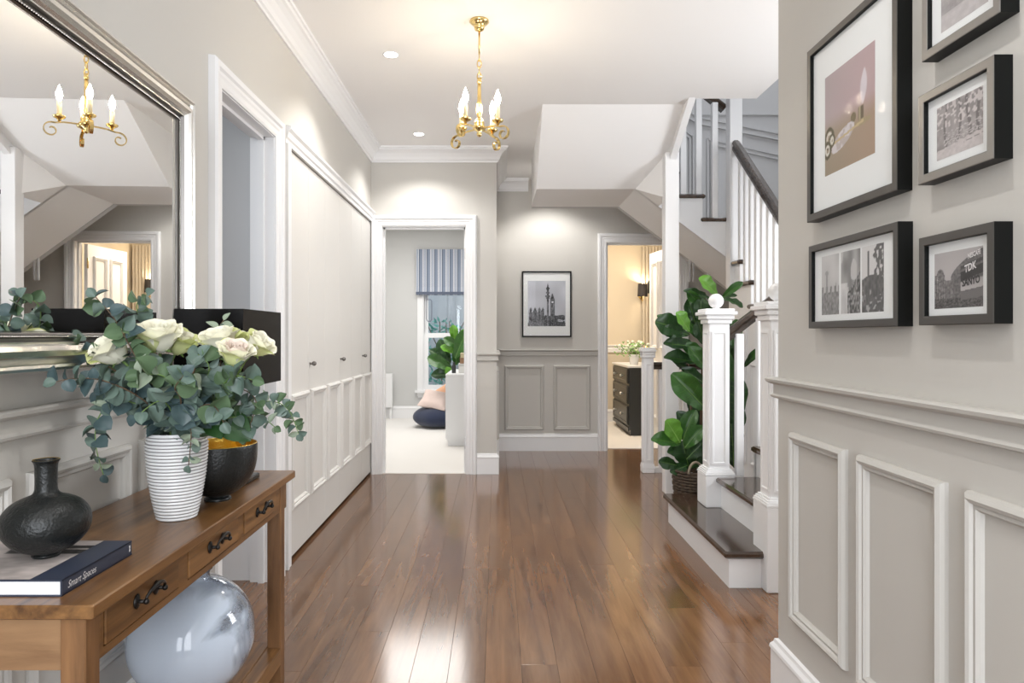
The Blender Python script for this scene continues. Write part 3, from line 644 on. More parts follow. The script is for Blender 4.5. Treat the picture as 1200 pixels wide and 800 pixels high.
# first flight (towards +X)
YA, YC = 3.10, 3.93
tread(1.022, 1.29, 3.055, 4.20, .17)
part('riser', WHITE, (1.05, 1.27, 3.085, 4.175, 0, .138))
part('bottom_cove', WHITE, (1.043, 1.05, 3.078, 4.182, .126, .138))
tread(1.236, 1.50, 3.13, 3.87, .34); part('riser', WHITE, (1.265, 1.49, YA+.01, YC-.02, .14, .308))
tread(1.45, 1.72, 3.08, 3.90, .51); part('riser', WHITE, (1.48, 1.70, YA, YC-.02, .31, .478))
tread(1.67, 2.95, 3.08, 3.96, .68); part('riser', WHITE, (1.70, 2.95, YA, 3.94, .0, .648))
part('side_string', WHITE, (1.30, 1.48, 3.90, 3.93, .0, .31), (1.48, 1.72, 3.90, 3.93, 0, .48), (1.30, 2.95, 3.085, 3.10, 0, .31))
# second flight (towards +Y) X 1.82..2.95
z = .68; y = 3.95; n = 0
while n < 6:
    z += .17
    tread(1.775, 2.95, y-.025, y+.24, z); part('riser', WHITE, (1.826, 2.95, y, y+.22, z-.17, z-.032)); y += .22; n += 1
tread(1.775, 2.95, 5.24, 6.0, 1.87)
part('under_stair_panelling', WHITE, (1.815, 1.835, 3.95, 5.29, 0, .65), (1.815, 1.835, 5.29, 5.31, 0, 1.6))
t = MB(); poly = [(3.95, 0), (5.29, 0), (5.29, 1.85)]
yy, zz = 5.29, 1.85
pts = [(3.95, 0), (5.29, 0), (5.29, 1.84)]
yv = [3.95+.22*k for k in range(7)]
for k in range(5, -1, -1): pts += [(yv[k+1], .85+.17*k-.032), (yv[k], .85+.17*k-.032)]
t.prism([(a, b_) for a, b_ in pts], 'X', 1.80, 1.825); t.build('cut_string', WHITE, st)
t = MB()
for a0, a1, b1 in ((4.05, 4.40, .62), (4.48, 4.83, .95), (4.91, 5.22, 1.25)): rect_sweep(t, RIGHT(1.80), [(0, 0), (0, .01), (.02, .014), (.03, 0)], -a1, -a0, .22, b1)
t.build('string_panel_moulding', WHITE, st)
# corner platform soffit + flight 3 (towards -X), Y 5.27..6.0
YF, YK = 5.27, 5.99
tread(1.575, 1.80, YF-.02, YK, 2.05); tread(1.38, 1.61, YF-.02, YK, 2.23); tread(1.185, 1.41, YF-.02, YK, 2.41); 
part('riser', WHITE, (1.585, 1.60, YF+.031, YK, 2.05, 2.20), (1.39, 1.405, YF+.031, YK, 2.23, 2.38), (1.20, 1.215, YF+.031, YK, 2.41, 2.55), (1.78, 1.80, YF+.031, YK, 1.87, 2.02))
part('upper_platform', SOFF, (.33, 1.2, 5.29, YK, 2.50, 2.57))
t = MB(); t.prism([(1.07, 2.27), (1.80, 1.7225), (1.80, 2.02), (1.585, 2.02), (1.585, 2.20), (1.39, 2.20), (1.39, 2.38), (1.20, 2.38), (1.20, 2.56), (1.09, 2.56)], 'Y', YF-.004, YF+.03); t.build('flight_string', WHITE, st)
part('platform_side', WHITE, (1.78, 1.80, YF-.02, YF+.03, 1.72, 1.84))
A = Vector((1.07, YF, 2.27)); D = Vector((1.07, YK, 2.27)); Bp = Vector((1.25, 4.93, 2.48)); Cc = Vector((1.235, 4.93, 2.13)); Fp = Vector((1.25, YF, 2.135))
F3 = Vector((2.1, YF, 1.4975)); K3 = Vector((2.1, YK, 1.4975))
s_ = MB(); T0 = Vector((.3125, 4.55, CZ)); T1 = Vector((1.25, 4.55, CZ)); G0 = Vector((.3125, YF, 2.27)); G1 = Vector((.3125, YK, 2.27))
U = Vector((0, 0, .03))
def slab(mb, pts, off):
    n_ = len(pts); off = Vector(off); mb.add(list(pts)+[p+off for p in pts], [tuple(range(n_)), tuple(range(2*n_-1, n_-1, -1))]+[(i, (i+1) % n_, (i+1) % n_+n_, i+n_) for i in range(n_)])
slab(s_, [G0, A, Bp, T1, T0], (0, .02, .03))
slab(s_, [G0, G1, D, A], U); slab(s_, [A, D, K3, F3], U); slab(s_, [A, Fp, Cc], U); slab(s_, [A, Cc, Bp], (.004, .015, .012))
E_ = Vector((-.006, 0, 0)); slab(s_, [T0+E_, G0+E_-U*.2, G1+E_-U*.2, Vector((.3065, YK, CZ+.1)), Vector((.3065, 4.55, CZ+.1))], (.0055, 0, 0))
slab(s_, [G1, D, Vector((1.07, YK, CZ)), Vector((.3125, YK, CZ))], (0, .01, 0))
slab(s_, [F3, K3, Vector((3, YK, 1.4975)), Vector((3, YF, 1.4975))], U)
s_.build('plaster_soffit', SOFF, st)
# string of the top flight
t = MB(); slab(t, [Vector((1.25, 4.94, 2.40)), Vector((1.25, 4.40, 2.70)), Vector((1.25, 4.40, 3.05)), Vector((1.25, 4.94, 2.66))], (.03, 0, 0))
slab(t, [Vector((1.245, 4.95, 2.38)), Vector((1.245, 4.40, 2.69)), Vector((1.245, 4.40, 2.73)), Vector((1.245, 4.95, 2.42))], (.045, 0, 0)); t.build('top_flight_string', WHITE, st)
# newels
def newel(cx, cy, z0, z1, w, base=None, ball=True, cap=True, panel=True):
    t = MB(); h = w/2; t.bbox(cx-h, cx+h, cy-h, cy+h, z0, z1, .004)
    nw = t.build('newel_post', WHITE, st)
    if base:
        t = MB(); bh, bw = base; b2 = bw/2; t.bbox(cx-b2, cx+b2, cy-b2, cy+b2, z0, z0+bh-.02, .004)
        for k in range(4): q = b2-(b2-h)*(k/4)**1.4+.001; t.box(cx-q, cx+q, cy-q, cy+q, z0+bh-.02+k*.009, z0+bh-.011+k*.009)
        t.build('plinth', WHITE, nw)
    if cap:
        t = MB()
        kk = 1 if w > .1 else .55
        for q, a, b_ in ((h+.010, z1-.055, z1-.03), (h+.020*kk, z1-.03, z1-.006), (h+.034*kk, z1-.006, z1+.014), (h+.022*kk, z1+.014, z1+.030)): t.bbox(cx-q, cx+q, cy-q, cy+q, a, b_, .003)
        t.build('cap', WHITE, nw)
    if panel:
        t = MB()
        for P_, a in ((FAR(cy-h), cx), (RIGHT(cx-h), -cy)): rect_sweep(t, P_, [(0, 0), (0, .004), (.010, .004), (.014, 0)], a-h+.016, a+h-.016, z0+(base[0]+.04 if base else .06), z1-.10)
        t.build('face_moulding', WHITE, nw)
    if ball:
        t = MB(); t.lathe([(.022, 0), (.018, .008), (.02, .014)], (cx, cy, z1+.028), 16); t.sphere((cx, cy, z1+.076), .0425, 24, 16); t.build('ball_finial', WHITE, nw)
    return nw
newel(1.262, 3.928, .17, 1.262, .118, (.20, .166))
newel(1.278, 3.10, 0, 1.262, .118, (.40, .166))
newel(1.262, 4.955, 0, 2.46, .10, None, False, False, False)
newel(1.26, 5.70, 0, 1.01, .085, (.06, .10), False)
newel(1.815, 5.22, 1.50, 3.0, .095, None, False, False, False)
newel(1.815, 3.93, .68, 1.66, .095, None, True)
def baluster(cx, cy, z0, z1, w=.042):
    t = MB(); h = w/2; t.bbox(cx-h, cx+h, cy-h, cy+h, z0, z1, .003); return t.build('baluster', WHITE, st)
def rail(p, q, nm='handrail'):
    p, q = Vector(p), Vector(q); d = (q-p).normalized(); s = d.cross(Vector((0, 0, 1))).normalized(); u = s.cross(d)
    prof = [(-.030, -.026), (-.030, -.010), (-.022, .0), (-.032, .012), (-.026, .026), (-.012, .033), (.012, .033), (.026, .026), (.032, .012), (.022, 0), (.030, -.010), (.030, -.026)]
    vs = [e+s*a+u*b_ for e in (p, q) for a, b_ in prof]; m_ = len(prof); t = MB()
    t.add(vs, [(i, (i+1) % m_, m_+(i+1) % m_, m_+i) for i in range(m_)]+[tuple(range(m_)), tuple(range(m_, 2*m_))]); return t.build(nm, RAILWOOD, st)
rail((1.30, YC, 1.115), (1.80, YC, 1.50)); rail((1.32, 3.10, 1.115), (2.9, 3.10, 2.3))
zl = lambda x_: 1.115+(x_-1.30)*.77-.03
for x_, z0 in ((1.385, .34), (1.50, .51), (1.61, .51), (1.71, .68)): baluster(x_, YC-.03 if x_ < 1.45 else YC-.045, z0, zl(x_))
for x_, z0 in ((1.385, .34), (1.50, .51), (1.61, .51), (1.74, .68), (1.86, .68)): baluster(x_, 3.115, z0, zl(x_))
rail((1.815, 3.95, 1.56), (1.815, 5.20, 2.60))
for k in range(12):
    y_ = 4.01+.105*k
    if y_ > 5.15: break
    i = int((y_-3.93)/.22); baluster(1.815, y_, .85+.17*i, 1.56+(y_-3.95)*.832-.02, .040)
rail((1.77, 5.31, 2.90), (1.18, 5.31, 3.37))
for x_, z0 in ((1.69, 2.05), (1.565, 2.23), (1.445, 2.23), (1.335, 2.41), (1.25, 2.41)): baluster(x_, 5.30, z0, 2.88+(1.77-x_)*.8, .045)
# guard rail past the post
rail((1.305, 5.70, .885), (1.80, 5.70, .885))
part('guard_bottom_rail', WHITE, (1.30, 1.80, 5.675, 5.725, .0, .045))
for x_ in (1.375, 1.475, 1.575, 1.675, 1.775): baluster(x_, 5.70, .045, .86, .05)

# ================================================================ CHANDELIER
CX, CY = -.085, 3.34
chn = thing('chandelier', (CX, CY, 2.0), 'small polished brass four-arm chandelier with glowing candle bulbs hanging from the ceiling', 'chandelier')
t = MB(); t.lathe([(.001, 0), (.046, 0), (.048, -.008), (.038, -.018), (.024, -.024), (.026, -.034), (.022, -.046), (.010, -.052), (.001, -.053)], (CX, CY, CZ), 28); t.build('canopy', BRASS, chn)
t = MB(); t.tube([(CX, CY, CZ-.05), (CX, CY, CZ-.165)], .0045, 8); t.tube([(CX, CY, CZ-.30), (CX, CY, 2.20)], [.0095, .0095], 10); t.lathe([(.007, 0), (.013, .02), (.014, .05), (.009, .10), (.007, .2)], (CX, CY, 2.20), 16, cap=False); t.sphere((CX, CY, CZ-.30), .012, 12, 8); t.build('rod', BRASS, chn)
for k in range(4):
    zc = CZ-.18-k*.032; t = MB(); pts = []
    for i in range(13):
        a = 2*PI*i/12; u_, w_ = .010*math.cos(a), .020*math.sin(a); pts.append((CX+(u_ if k % 2 else 0), CY+(0 if k % 2 else u_), zc+w_))
    t.tube(pts, .003, 6); t.build('chain_link', BRASS, chn)
t = MB(); t.lathe([(.001, -.055), (.010, -.050), (.014, -.040), (.009, -.030), (.030, -.018), (.033, -.008), (.024, .002), (.026, .012), (.018, .028), (.010, .036), (.008, .045)], (CX, CY, 2.165), 28); t.build('body', BRASS, chn)
for k in range(4):
    a = math.radians(-35+90*k); dx, dy = math.cos(a), math.sin(a)
    def Q(r, z): return (CX+dx*r, CY+dy*r, z)
    t = MB(); pts = [Q(.01, 2.15), Q(.05, 2.150), Q(.09, 2.148), Q(.125, 2.14)]
    # flat ribbon scroll
    sc_ = []
    for i in range(22):
        ph = PI/2-i*.33; rr = .036*(1-i/30); sc_.append((.142+rr*math.cos(ph), 2.104+rr*math.sin(ph)))
    pts += [Q(r, z_) for r, z_ in sc_]
    wv = Vector((-dy, dx, 0))*.0075; vs = []; m_ = len(pts)
    for i, p in enumerate(pts):
        p = Vector(p); nx = Vector(pts[min(i+1, m_-1)])-Vector(pts[max(i-1, 0)]); nrm = nx.cross(wv).normalized()*.0022
        vs += [p-wv-nrm, p+wv-nrm, p+wv+nrm, p-wv+nrm]
    t.add(vs, [(i*4+j, i*4+(j+1) % 4, i*4+4+(j+1) % 4, i*4+4+j) for i in range(m_-1) for j in range(4)]+[(0, 1, 2, 3), tuple((m_-1)*4+j for j in range(4))])
    arm = t.build('arm', BRASS, chn)
    c = Q(.110, 2.148)
    t = MB(); t.lathe([(.004, -.004), (.008, .006), (.012, .012), (.024, .017), (.028, .024), (.026, .027), (.012, .024), (.012, .032), (.011, .034)], c, 22); t.build('drip_pan', BRASS, arm)
    t = MB(); t.lathe([(.0105, .03), (.0105, .095), (.004, .098)], c, 16); t.build('candle_tube', CANDLE, arm)
    t = MB(); t.lathe([(.005, .097), (.011, .108), (.0145, .122), (.013, .138), (.007, .155), (.002, .168), (.0005, .172)], c, 16, cap=False); t.build('bulb', BULB, arm)

# ================================================================ DOWNLIGHTS
labs = ['round white recessed downlight in the ceiling left of the chandelier', 'small recessed downlight above the far left doorway', 'recessed downlight hidden past the stair soffit before the far wall', 'recessed downlight near the camera over the hall centre', 'recessed downlight behind the camera left', 'added fill spot right of the chandelier without a fitting', 'recessed downlight behind the camera right']
for (x_, y_, p_), lb in zip(DOWN, labs):
    vis = lb in labs[:3]
    light('downlight_beam', 'SPOT', (x_, y_, CZ-.012), p_, NEUT, .035, (0, 0, 0), spot=math.radians(125))
    if not vis: continue
    d_ = thing('downlight', (x_, y_, CZ-.01), lb, 'ceiling light')
    t = MB(); t.lathe([(.036, -.001), (.044, -.004), (.046, -.001), (.046, .0)], (x_, y_, CZ), 24, cap=False); t.build('bezel', WHITE, d_)
    t = MB(); t.lathe([(.001, -.002), (.036, -.002), (.036, -.0005)], (x_, y_, CZ), 24, cap=False); t.build('lens', LAMPE, d_)

# ================================================================ MIRROR
ang = .030; my0, my1, mz0, mz1 = .78, 2.205, 1.062, 1.892
MU = Vector((-math.sin(ang), math.cos(ang), 0)); MN = Vector((math.cos(ang), math.sin(ang), 0))
MO = Vector((-.93, 0, 0)) - MN*.012
MP = Plane(MO, MU, (0, 0, 1), MN)
mr = thing('wall_mirror', (XL+.05, 1.49, mz0), 'large rectangular mirror in a stepped silver frame leaning on the left wall above the console', 'mirror')
prof = [(0, -.035), (0, .028), (.004, .036), (.010, .038), (.016, .034), (.018, .026), (.024, .030), (.034, .040), (.046, .042), (.056, .036), (.060, .026), (.064, .026), (.067, .020), (.073, .022), (.078, .012), (.088, .010)]
t = MB(); rect_sweep(t, MP, prof[:12], my0, my1, mz0, mz1, smooth=False); t.build('frame', SILVER, mr)
t = MB(); rect_sweep(t, MP, [(.0635, .026), (.067, .016), (.072, .016)], my0, my1, mz0, mz1); rect_sweep(t, MP, [(.080, .016), (.084, .012), (.088, .012)], my0, my1, mz0, mz1); t.build('dark_inner_step', SILVERD, mr)
t = MB(); nb = 0
yy = my0+.076
while yy < my1-.076:
    for zz in (mz0+.076, mz1-.076): p = MP(yy, zz, .018); t.add([p+Vector((.0035, 0, 0)), p+Vector((0, .003, 0)), p+Vector((0, 0, .003)), p-Vector((0, .003, 0)), p-Vector((0, 0, .003))], [(0,1,2), (0,2,3), (0,3,4), (0,4,1)], True)
    yy += .0075
zz = mz0+.076
while zz < mz1-.076:
    for yv_ in (my0+.076, my1-.076): p = MP(yv_, zz, .018); t.add([p+Vector((.0035, 0, 0)), p+Vector((0, .003, 0)), p+Vector((0, 0, .003)), p-Vector((0, .003, 0)), p-Vector((0, 0, .003))], [(0,1,2), (0,2,3), (0,3,4), (0,4,1)], True)
    zz += .0075
o = t.build('beading', SILVER, mr); o['kind'] = 'stuff'
t = MB(); c = [MP(a, b_, .012) for a, b_ in ((my0+.08, mz0+.08), (my1-.08, mz0+.08), (my1-.08, mz1-.08), (my0+.08, mz1-.08))]; c += [p-MN*.004 for p in c]
t.add(c, [(0,1,2,3), (7,6,5,4), (0,1,5,4), (1,2,6,5), (2,3,7,6), (3,0,4,7)]); t.build('mirror_glass', MIRRORM, mr)
t = MB(); c = [MP(a, b_, .006) for a, b_ in ((my0+.02, mz0+.02), (my1-.02, mz0+.02), (my1-.02, mz1-.02), (my0+.02, mz1-.02))]; c += [p-MN*.03 for p in c]
t.add(c, [(0,1,2,3), (7,6,5,4), (0,1,5,4), (1,2,6,5), (2,3,7,6), (3,0,4,7)]); t.build('backing_board', FRAMEB, mr)

# ================================================================ CONSOLE TABLE
TZ = .70; tx0, tx1, ty0, ty1 = -1.012, -.658, 1.112, 2.232
tb = thing('console_table', (-.84, 1.67, 0), 'brown timber console table with three drawers and a low shelf against the left wall', 'table')
t = MB(); t.bbox(tx0, tx1, ty0, ty1, TZ-.024, TZ, .0025); t.build('top', TABLEW, tb)
ax = -.676
t = MB(); t.box(ax-.02, ax-.002, 1.14, 2.20, .588, .603).box(ax-.02, ax-.002, 1.14, 2.20, .672, TZ-.024)
for a, b_ in ((1.13, 1.177), (1.453, 1.497), (1.788, 1.827), (2.093, 2.20)): t.box(ax-.02, ax-.002, a, b_, .603, .672)
t.box(-.995, -.975, 1.14, 2.20, .588, TZ-.024); t.build('apron', TABLEW, tb)
t = MB(); t.box(-.958, ax-.043, 2.150, 2.172, .588, TZ-.024); t.build('end_apron', TABLEWX, tb)
t = MB(); t.box(-.958, ax-.043, 1.126, 1.142, .588, TZ-.024); t.build('end_apron', TABLEWX, tb)
for a, b_ in ((1.179, 1.451), (1.499, 1.786), (1.829, 2.091)):
    t = MB(); t.bbox(ax-.25, ax+.001, a, b_, .605, .670, .002); d_ = t.build('drawer', TABLEW, tb)
    m_ = (a+b_)/2; t = MB(); zc = .642
    for sg in (-1, 1):
        t.lathe([(.001, 0), (.011, 0), (.012, .002), (.006, .005), (.001, .006)], (0, 0, 0), 12); 
        for i in range(12*5): x0_, y0_, z0_ = t.v[-60+i]; t.v[-60+i] = (ax+.001+z0_, m_+sg*.036+x0_, zc+y0_*1.2)
        t.tube([(ax, m_+sg*.036, zc), (ax+.018, m_+sg*.036, zc)], .004, 8); t.sphere((ax+.02, m_+sg*.036, zc), .0058, 10, 8)
    pts = [(ax+.018, m_+.036*math.cos(a_)*(1.0), zc-.004+.022*math.sin(a_)+(.0)) for a_ in [PI*i/12 for i in range(13)]]
    pts = [(ax+.018, m_-.036, zc), (ax+.021, m_-.034, zc+.010), (ax+.023, m_-.025, zc+.016), (ax+.024, m_-.012, zc+.020), (ax+.024, m_, zc+.021), (ax+.024, m_+.012, zc+.020), (ax+.023, m_+.025, zc+.016), (ax+.021, m_+.034, zc+.010), (ax+.018, m_+.036, zc)]
    t.tube(pts, [.003, .003, .0034, .0042, .0048, .0042, .0034, .003, .003], 8); t.build('handle', IRON, d_)
for xa in (-1.0, ax-.042):
    for ya in (1.122, 2.135):
        t = MB(); t.bbox(xa, xa+.042, ya, ya+.042, 0, TZ-.0245, .002); t.build('leg', TABLEWZ, tb)
t = MB(); t.bbox(-1.0, ax+.004, 1.115, 2.185, .120, .163, .003)
t = MB(); t.bbox(-.957, ax-.044, 1.12, 2.18, .135, .163, .002).box(ax-.042+.001, ax+.001, 1.165, 2.134, .112, .163).box(-1.0, -.958, 1.165, 2.134, .112, .163); t.build('shelf', TABLEW, tb)

# ---- things on the console
bkx0, bkx1, bky0, bky1 = -1.0, -.733, 1.150, 1.372
bk = thing('book', ((bkx0+bkx1)/2, (bky0+bky1)/2, TZ), 'large navy-spined hardback book lying flat on the console under the black vase', 'book')
t = MB(); t.box(bkx0, bkx1, bky0, bky1, TZ, TZ+.0025).box(bkx0, bkx1, bky0, bky1, TZ+.0255, TZ+.028).bbox(bkx1-.003, bkx1, bky0, bky1, TZ, TZ+.028, .001); t.build('cover', NAVY, bk)
t = MB(); t.box(bkx0+.004, bkx1-.003, bky0+.003, bky1-.003, TZ+.0025, TZ+.0255); t.build('pages', PAPER, bk)
def raster(n, m, fn):
    X, Y = np.meshgrid((np.arange(n+1))/n, (np.arange(m+1))/m); return fn(X, Y)
def vnoise(X, Y, sc, seed):
    rs = np.random.RandomState(seed); g = rs.rand(64, 64); x_ = X*sc; y_ = Y*sc; i = np.floor(x_).astype(int) % 63; j = np.floor(y_).astype(int) % 63; fx = x_-np.floor(x_); fy = y_-np.floor(y_)
    fx = fx*fx*(3-2*fx); fy = fy*fy*(3-2*fy)
    return g[j, i]*(1-fx)*(1-fy)+g[j, (i+1)]*fx*(1-fy)+g[(j+1), i]*(1-fx)*fy+g[(j+1), (i+1)]*fx*fy
def print_mesh(P, a0, a1, b0, b1, c, n, m, fn, name, parent):
    img = raster(n, m, fn)
    if img.ndim == 2: img = np.stack([img, img*.985, img*.985], -1)
    vs = [P(a0+(a1-a0)*i/n, b0+(b1-b0)*j/m, c)-ORG[parent] for j in range(m+1) for i in range(n+1)]
    fs = [(j*(n+1)+i, j*(n+1)+i+1, (j+1)*(n+1)+i+1, (j+1)*(n+1)+i) for j in range(m) for i in range(n)]
    me = bpy.data.meshes.new(name); me.from_pydata(vs, [], fs); me.materials.append(TONE)
    at = me.color_attributes.new('tone', 'FLOAT_COLOR', 'POINT'); cc = np.ones((len(vs), 4), dtype=np.float32)
    cc[:, :3] = np.clip(img, 0, 1).reshape(-1, 3)**2.2; at.data.foreach_set('color', cc.ravel())
    o = bpy.data.objects.new(name, me); COL.objects.link(o); o.parent = parent; ORG[o] = ORG[parent]; return o
def coverfn(X, Y):      # X along table depth, Y along spine
    g = .80-.12*vnoise(X, Y, 7, 5)-.1*vnoise(X*.4, Y, 30, 6)
    g = np.where((Y > .62) & (Y < .86) & (X+.2*Y > .45), .17+.1*vnoise(X, Y, 9, 2), g)
    g = np.where((Y > .74) & (Y < .78), .62, g)
    return np.stack([g*1.0, g*.95, g*.93], -1)
BP = Plane((bkx0, bky0, TZ+.0285), (1, 0, 0), (0, 1, 0), (0, 0, 1))
print_mesh(BP, .002, bkx1-bkx0-.055, .002, bky1-bky0-.002, 0, 60, 60, coverfn, 'cover_picture', bk)
WINK = mat('white_ink', (.85, .85, .86), .5)
def text(s, P, a, b_, size, m, parent, name='lettering', shear=0, align='LEFT', sx=1.0, off=.0004, bold=0):
    cu = bpy.data.curves.new('t', 'FONT'); cu.body = s; cu.size = size; cu.shear = shear; cu.offset = size*bold; cu.align_x = align; cu.resolution_u = 3
    to = bpy.data.objects.new('t', cu); COL.objects.link(to); dg = bpy.context.evaluated_depsgraph_get(); me = bpy.data.meshes.new_from_object(to.evaluated_get(dg))
    bpy.data.objects.remove(to); o = bpy.data.objects.new(name, me); me.materials.clear(); me.materials.append(m); COL.objects.link(o)
    for v in me.vertices: v.co = P(a+v.co.x*sx, b_+v.co.y, off)-ORG[parent]
    o.parent = parent; ORG[o] = ORG[parent]; return o
SP = Plane((bkx1, 0, 0), (0, 1, 0), (0, 0, 1), (1, 0, 0))
text('Smart Spaces', SP, bky0+.016, TZ+.0085, .0175, WINK, bk, shear=.35, sx=.88)
t = MB(); t.add([SP(bky1-.012+a, TZ+.009+b_, .0005) for a, b_ in ((0, 0), (.005, 0), (.005, .004), (.0035, .005), (.005, .007), (.005, .012), (0, .012), (.0015, .006))], [tuple(range(8))]); t.build('spine_emblem', WINK, bk)
# black vase
bv = thing('bottle_vase', (-.842, 1.276, TZ+.0285), 'round black hammered bottle vase standing on the navy book', 'vase')
pr = [(.022, 0), (.024, .004), (.020, .008), (.035, .012), (.055, .024), (.070, .043), (.0745, .062), (.071, .082), (.058, .099), (.040, .109), (.027, .114), (.0205, .120), (.0185, .130), (.0185, .155), (.0195, .172), (.0225, .178), (.0225, .180), (.0195, .180), (.0165, .172), (.0165, .12)]
def dense(pr, k=3):
    out = []
    n = len(pr)
    for i in range(n-1):
        p0, p1, p2, p3 = pr[max(i-1, 0)], pr[i], pr[i+1], pr[min(i+2, n-1)]
        for j in range(k):
            u = j/k; out.append(tuple(.5*((2*p1[c_])+(-p0[c_]+p2[c_])*u+(2*p0[c_]-5*p1[c_]+4*p2[c_]-p3[c_])*u*u+(-p0[c_]+3*p1[c_]-3*p2[c_]+p3[c_])*u**3) for c_ in (0, 1)))
    out.append(pr[-1]); return out
t = MB(); t.lathe(dense(pr), (-.842, 1.276, TZ+.0285), 48); t.build('body', BLACKV, bv)
t = MB(); t.lathe([(.0168, .150), (.0172, .172), (.0200, .1806), (.0226, .1806)], (-.842, 1.276, TZ+.0285), 40, cap=False); t.build('inner_rim', GOLD, bv)
# ribbed vase
VX, VY = -.775, 1.655
rv = thing('ribbed_vase', (VX, VY, TZ), 'tall white and grey ribbed ceramic vase holding the roses and eucalyptus', 'vase')
def vr(u): return .0455+.0255*math.sin(min(1, u*1.12)*PI/2)**.9-(.002 if u > .9 else 0)
H = .207; NR = 26; prof = []; 
for k in range(NR):
    u0 = k/NR; u1 = (k+1)/NR; z0 = u0*H; dz = H/NR; r = vr((u0+u1)/2)
    prof += [(r-.0024, z0), (r-.0008, z0+dz*.22), (r+.0004, z0+dz*.5), (r-.0008, z0+dz*.78), (r-.0024, z0+dz*.88)]
t = MB(); n = 56; m_ = len(prof)
vs = []
for r, z_ in prof:
    for k in range(n): a = 2*PI*k/n; vs.append((VX+r*math.cos(a), VY+r*math.sin(a), TZ+z_))
for i in range(m_-1):
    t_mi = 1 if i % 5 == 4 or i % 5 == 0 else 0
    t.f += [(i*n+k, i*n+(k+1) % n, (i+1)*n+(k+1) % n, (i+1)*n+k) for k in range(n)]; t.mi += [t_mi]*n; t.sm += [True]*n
t.v = vs; t.f.append(tuple(range(n))); t.mi.append(0); t.sm.append(False)
rt = vr(1)
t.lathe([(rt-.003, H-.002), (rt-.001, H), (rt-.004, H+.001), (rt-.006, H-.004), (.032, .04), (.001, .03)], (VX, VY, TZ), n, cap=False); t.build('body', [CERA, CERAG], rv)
# bowl
BX, BY = -.750, 1.835
bw_ = thing('footed_bowl', (BX, BY, TZ), 'black hammered footed bowl with gold interior behind the ribbed vase', 'bowl')
pr = [(.034, 0), (.034, .006), (.026, .012), (.045, .018), (.072, .038), (.092, .070), (.1005, .105), (.102, .140), (.101, .150)]
t = MB(); t.lathe(dense(pr), (BX, BY, TZ), 48, cap=False); t.build('body', BLACKV, bw_)
t = MB(); t.lathe(dense([(.101, .150), (.0985, .1505), (.0975, .138), (.096, .105), (.087, .073), (.066, .043), (.03, .027), (.001, .025)]), (BX, BY, TZ), 48, cap=False); t.build('interior', GOLD, bw_)
# table lamp with rectangular shade
lmp = thing('table_lamp', (-.795, 2.05, TZ), 'table lamp with a long rectangular glossy black shade at the far end of the console', 'lamp')
t = MB(); c4 = []
for z_, g in ((.994, 0), (1.214, .0)):
    c4 += [(-.892+g, 1.885+g, z_), (-.700-g, 1.885+g, z_), (-.700-g, 2.215-g, z_), (-.892+g, 2.215-g, z_)]
inn = [(x_+(.003 if x_ < -.8 else -.003), y_+(.003 if y_ < 2 else -.003), z_) for x_, y_, z_ in c4]
t.add(c4+inn, [(i, (i+1) % 4, 4+(i+1) % 4, 4+i) for i in range(4)]+[(8+i, 8+(i+1) % 4, 12+(i+1) % 4, 12+i) for i in range(4)]+[(i, (i+1) % 4, 8+(i+1) % 4, 8+i) for i in range(4)]+[(4+i, 4+(i+1) % 4, 12+(i+1) % 4, 12+i) for i in range(4)]); t.build('lamp_shade', BLACKG, lmp)
t = MB(); t.bbox(-.855, -.735, 1.98, 2.12, TZ, TZ+.016, .003); t.lathe(dense([(.03, .016), (.045, .05), (.048, .10), (.035, .17), (.016, .21), (.012, .25)]), (-.795, 2.05, TZ), 24); t.build('base', mat('black_lamp_base', (.02, .02, .02), .2), lmp)
t = MB(); t.tube([(-.795, 2.05, .94), (-.795, 2.05, 1.10)], .007, 8); t.tube([(-.892, 2.05, 1.10), (-.70, 2.05, 1.10)], .003, 6); t.sphere((-.795, 2.05, 1.12), .026, 14, 10, 1.2); t.build('fitting', CERA, lmp)
# glass ball vase on the shelf
gx, gy, gr = -.832, 1.865, .163
gv = thing('glass_balloon_vase', (gx, gy, .163), 'large round grey glass vase with coloured-in daylight sheen on the low shelf under the console', 'vase')
pr = []
for i in range(25):
    a = -PI/2+.22+(PI-.22-.30)*i/24; pr.append((gr*math.cos(a), gr+gr*math.sin(a)-.004))
top = pr[-1]; pr += [(top[0]-.004, top[1]+.010), (top[0]-.001, top[1]+.020), (top[0]+.004, top[1]+.024), (top[0]+.0, top[1]+.021), (top[0]-.008, top[1]+.010)]
for i in range(25):
    a = PI/2-.32-(PI-.30-.26)*i/24; pr.append(((gr-.005)*math.cos(a), gr+(gr-.005)*math.sin(a)-.004))
t = MB(); t.lathe(pr, (gx, gy, .163), 64); t.build('body', BALL, gv)

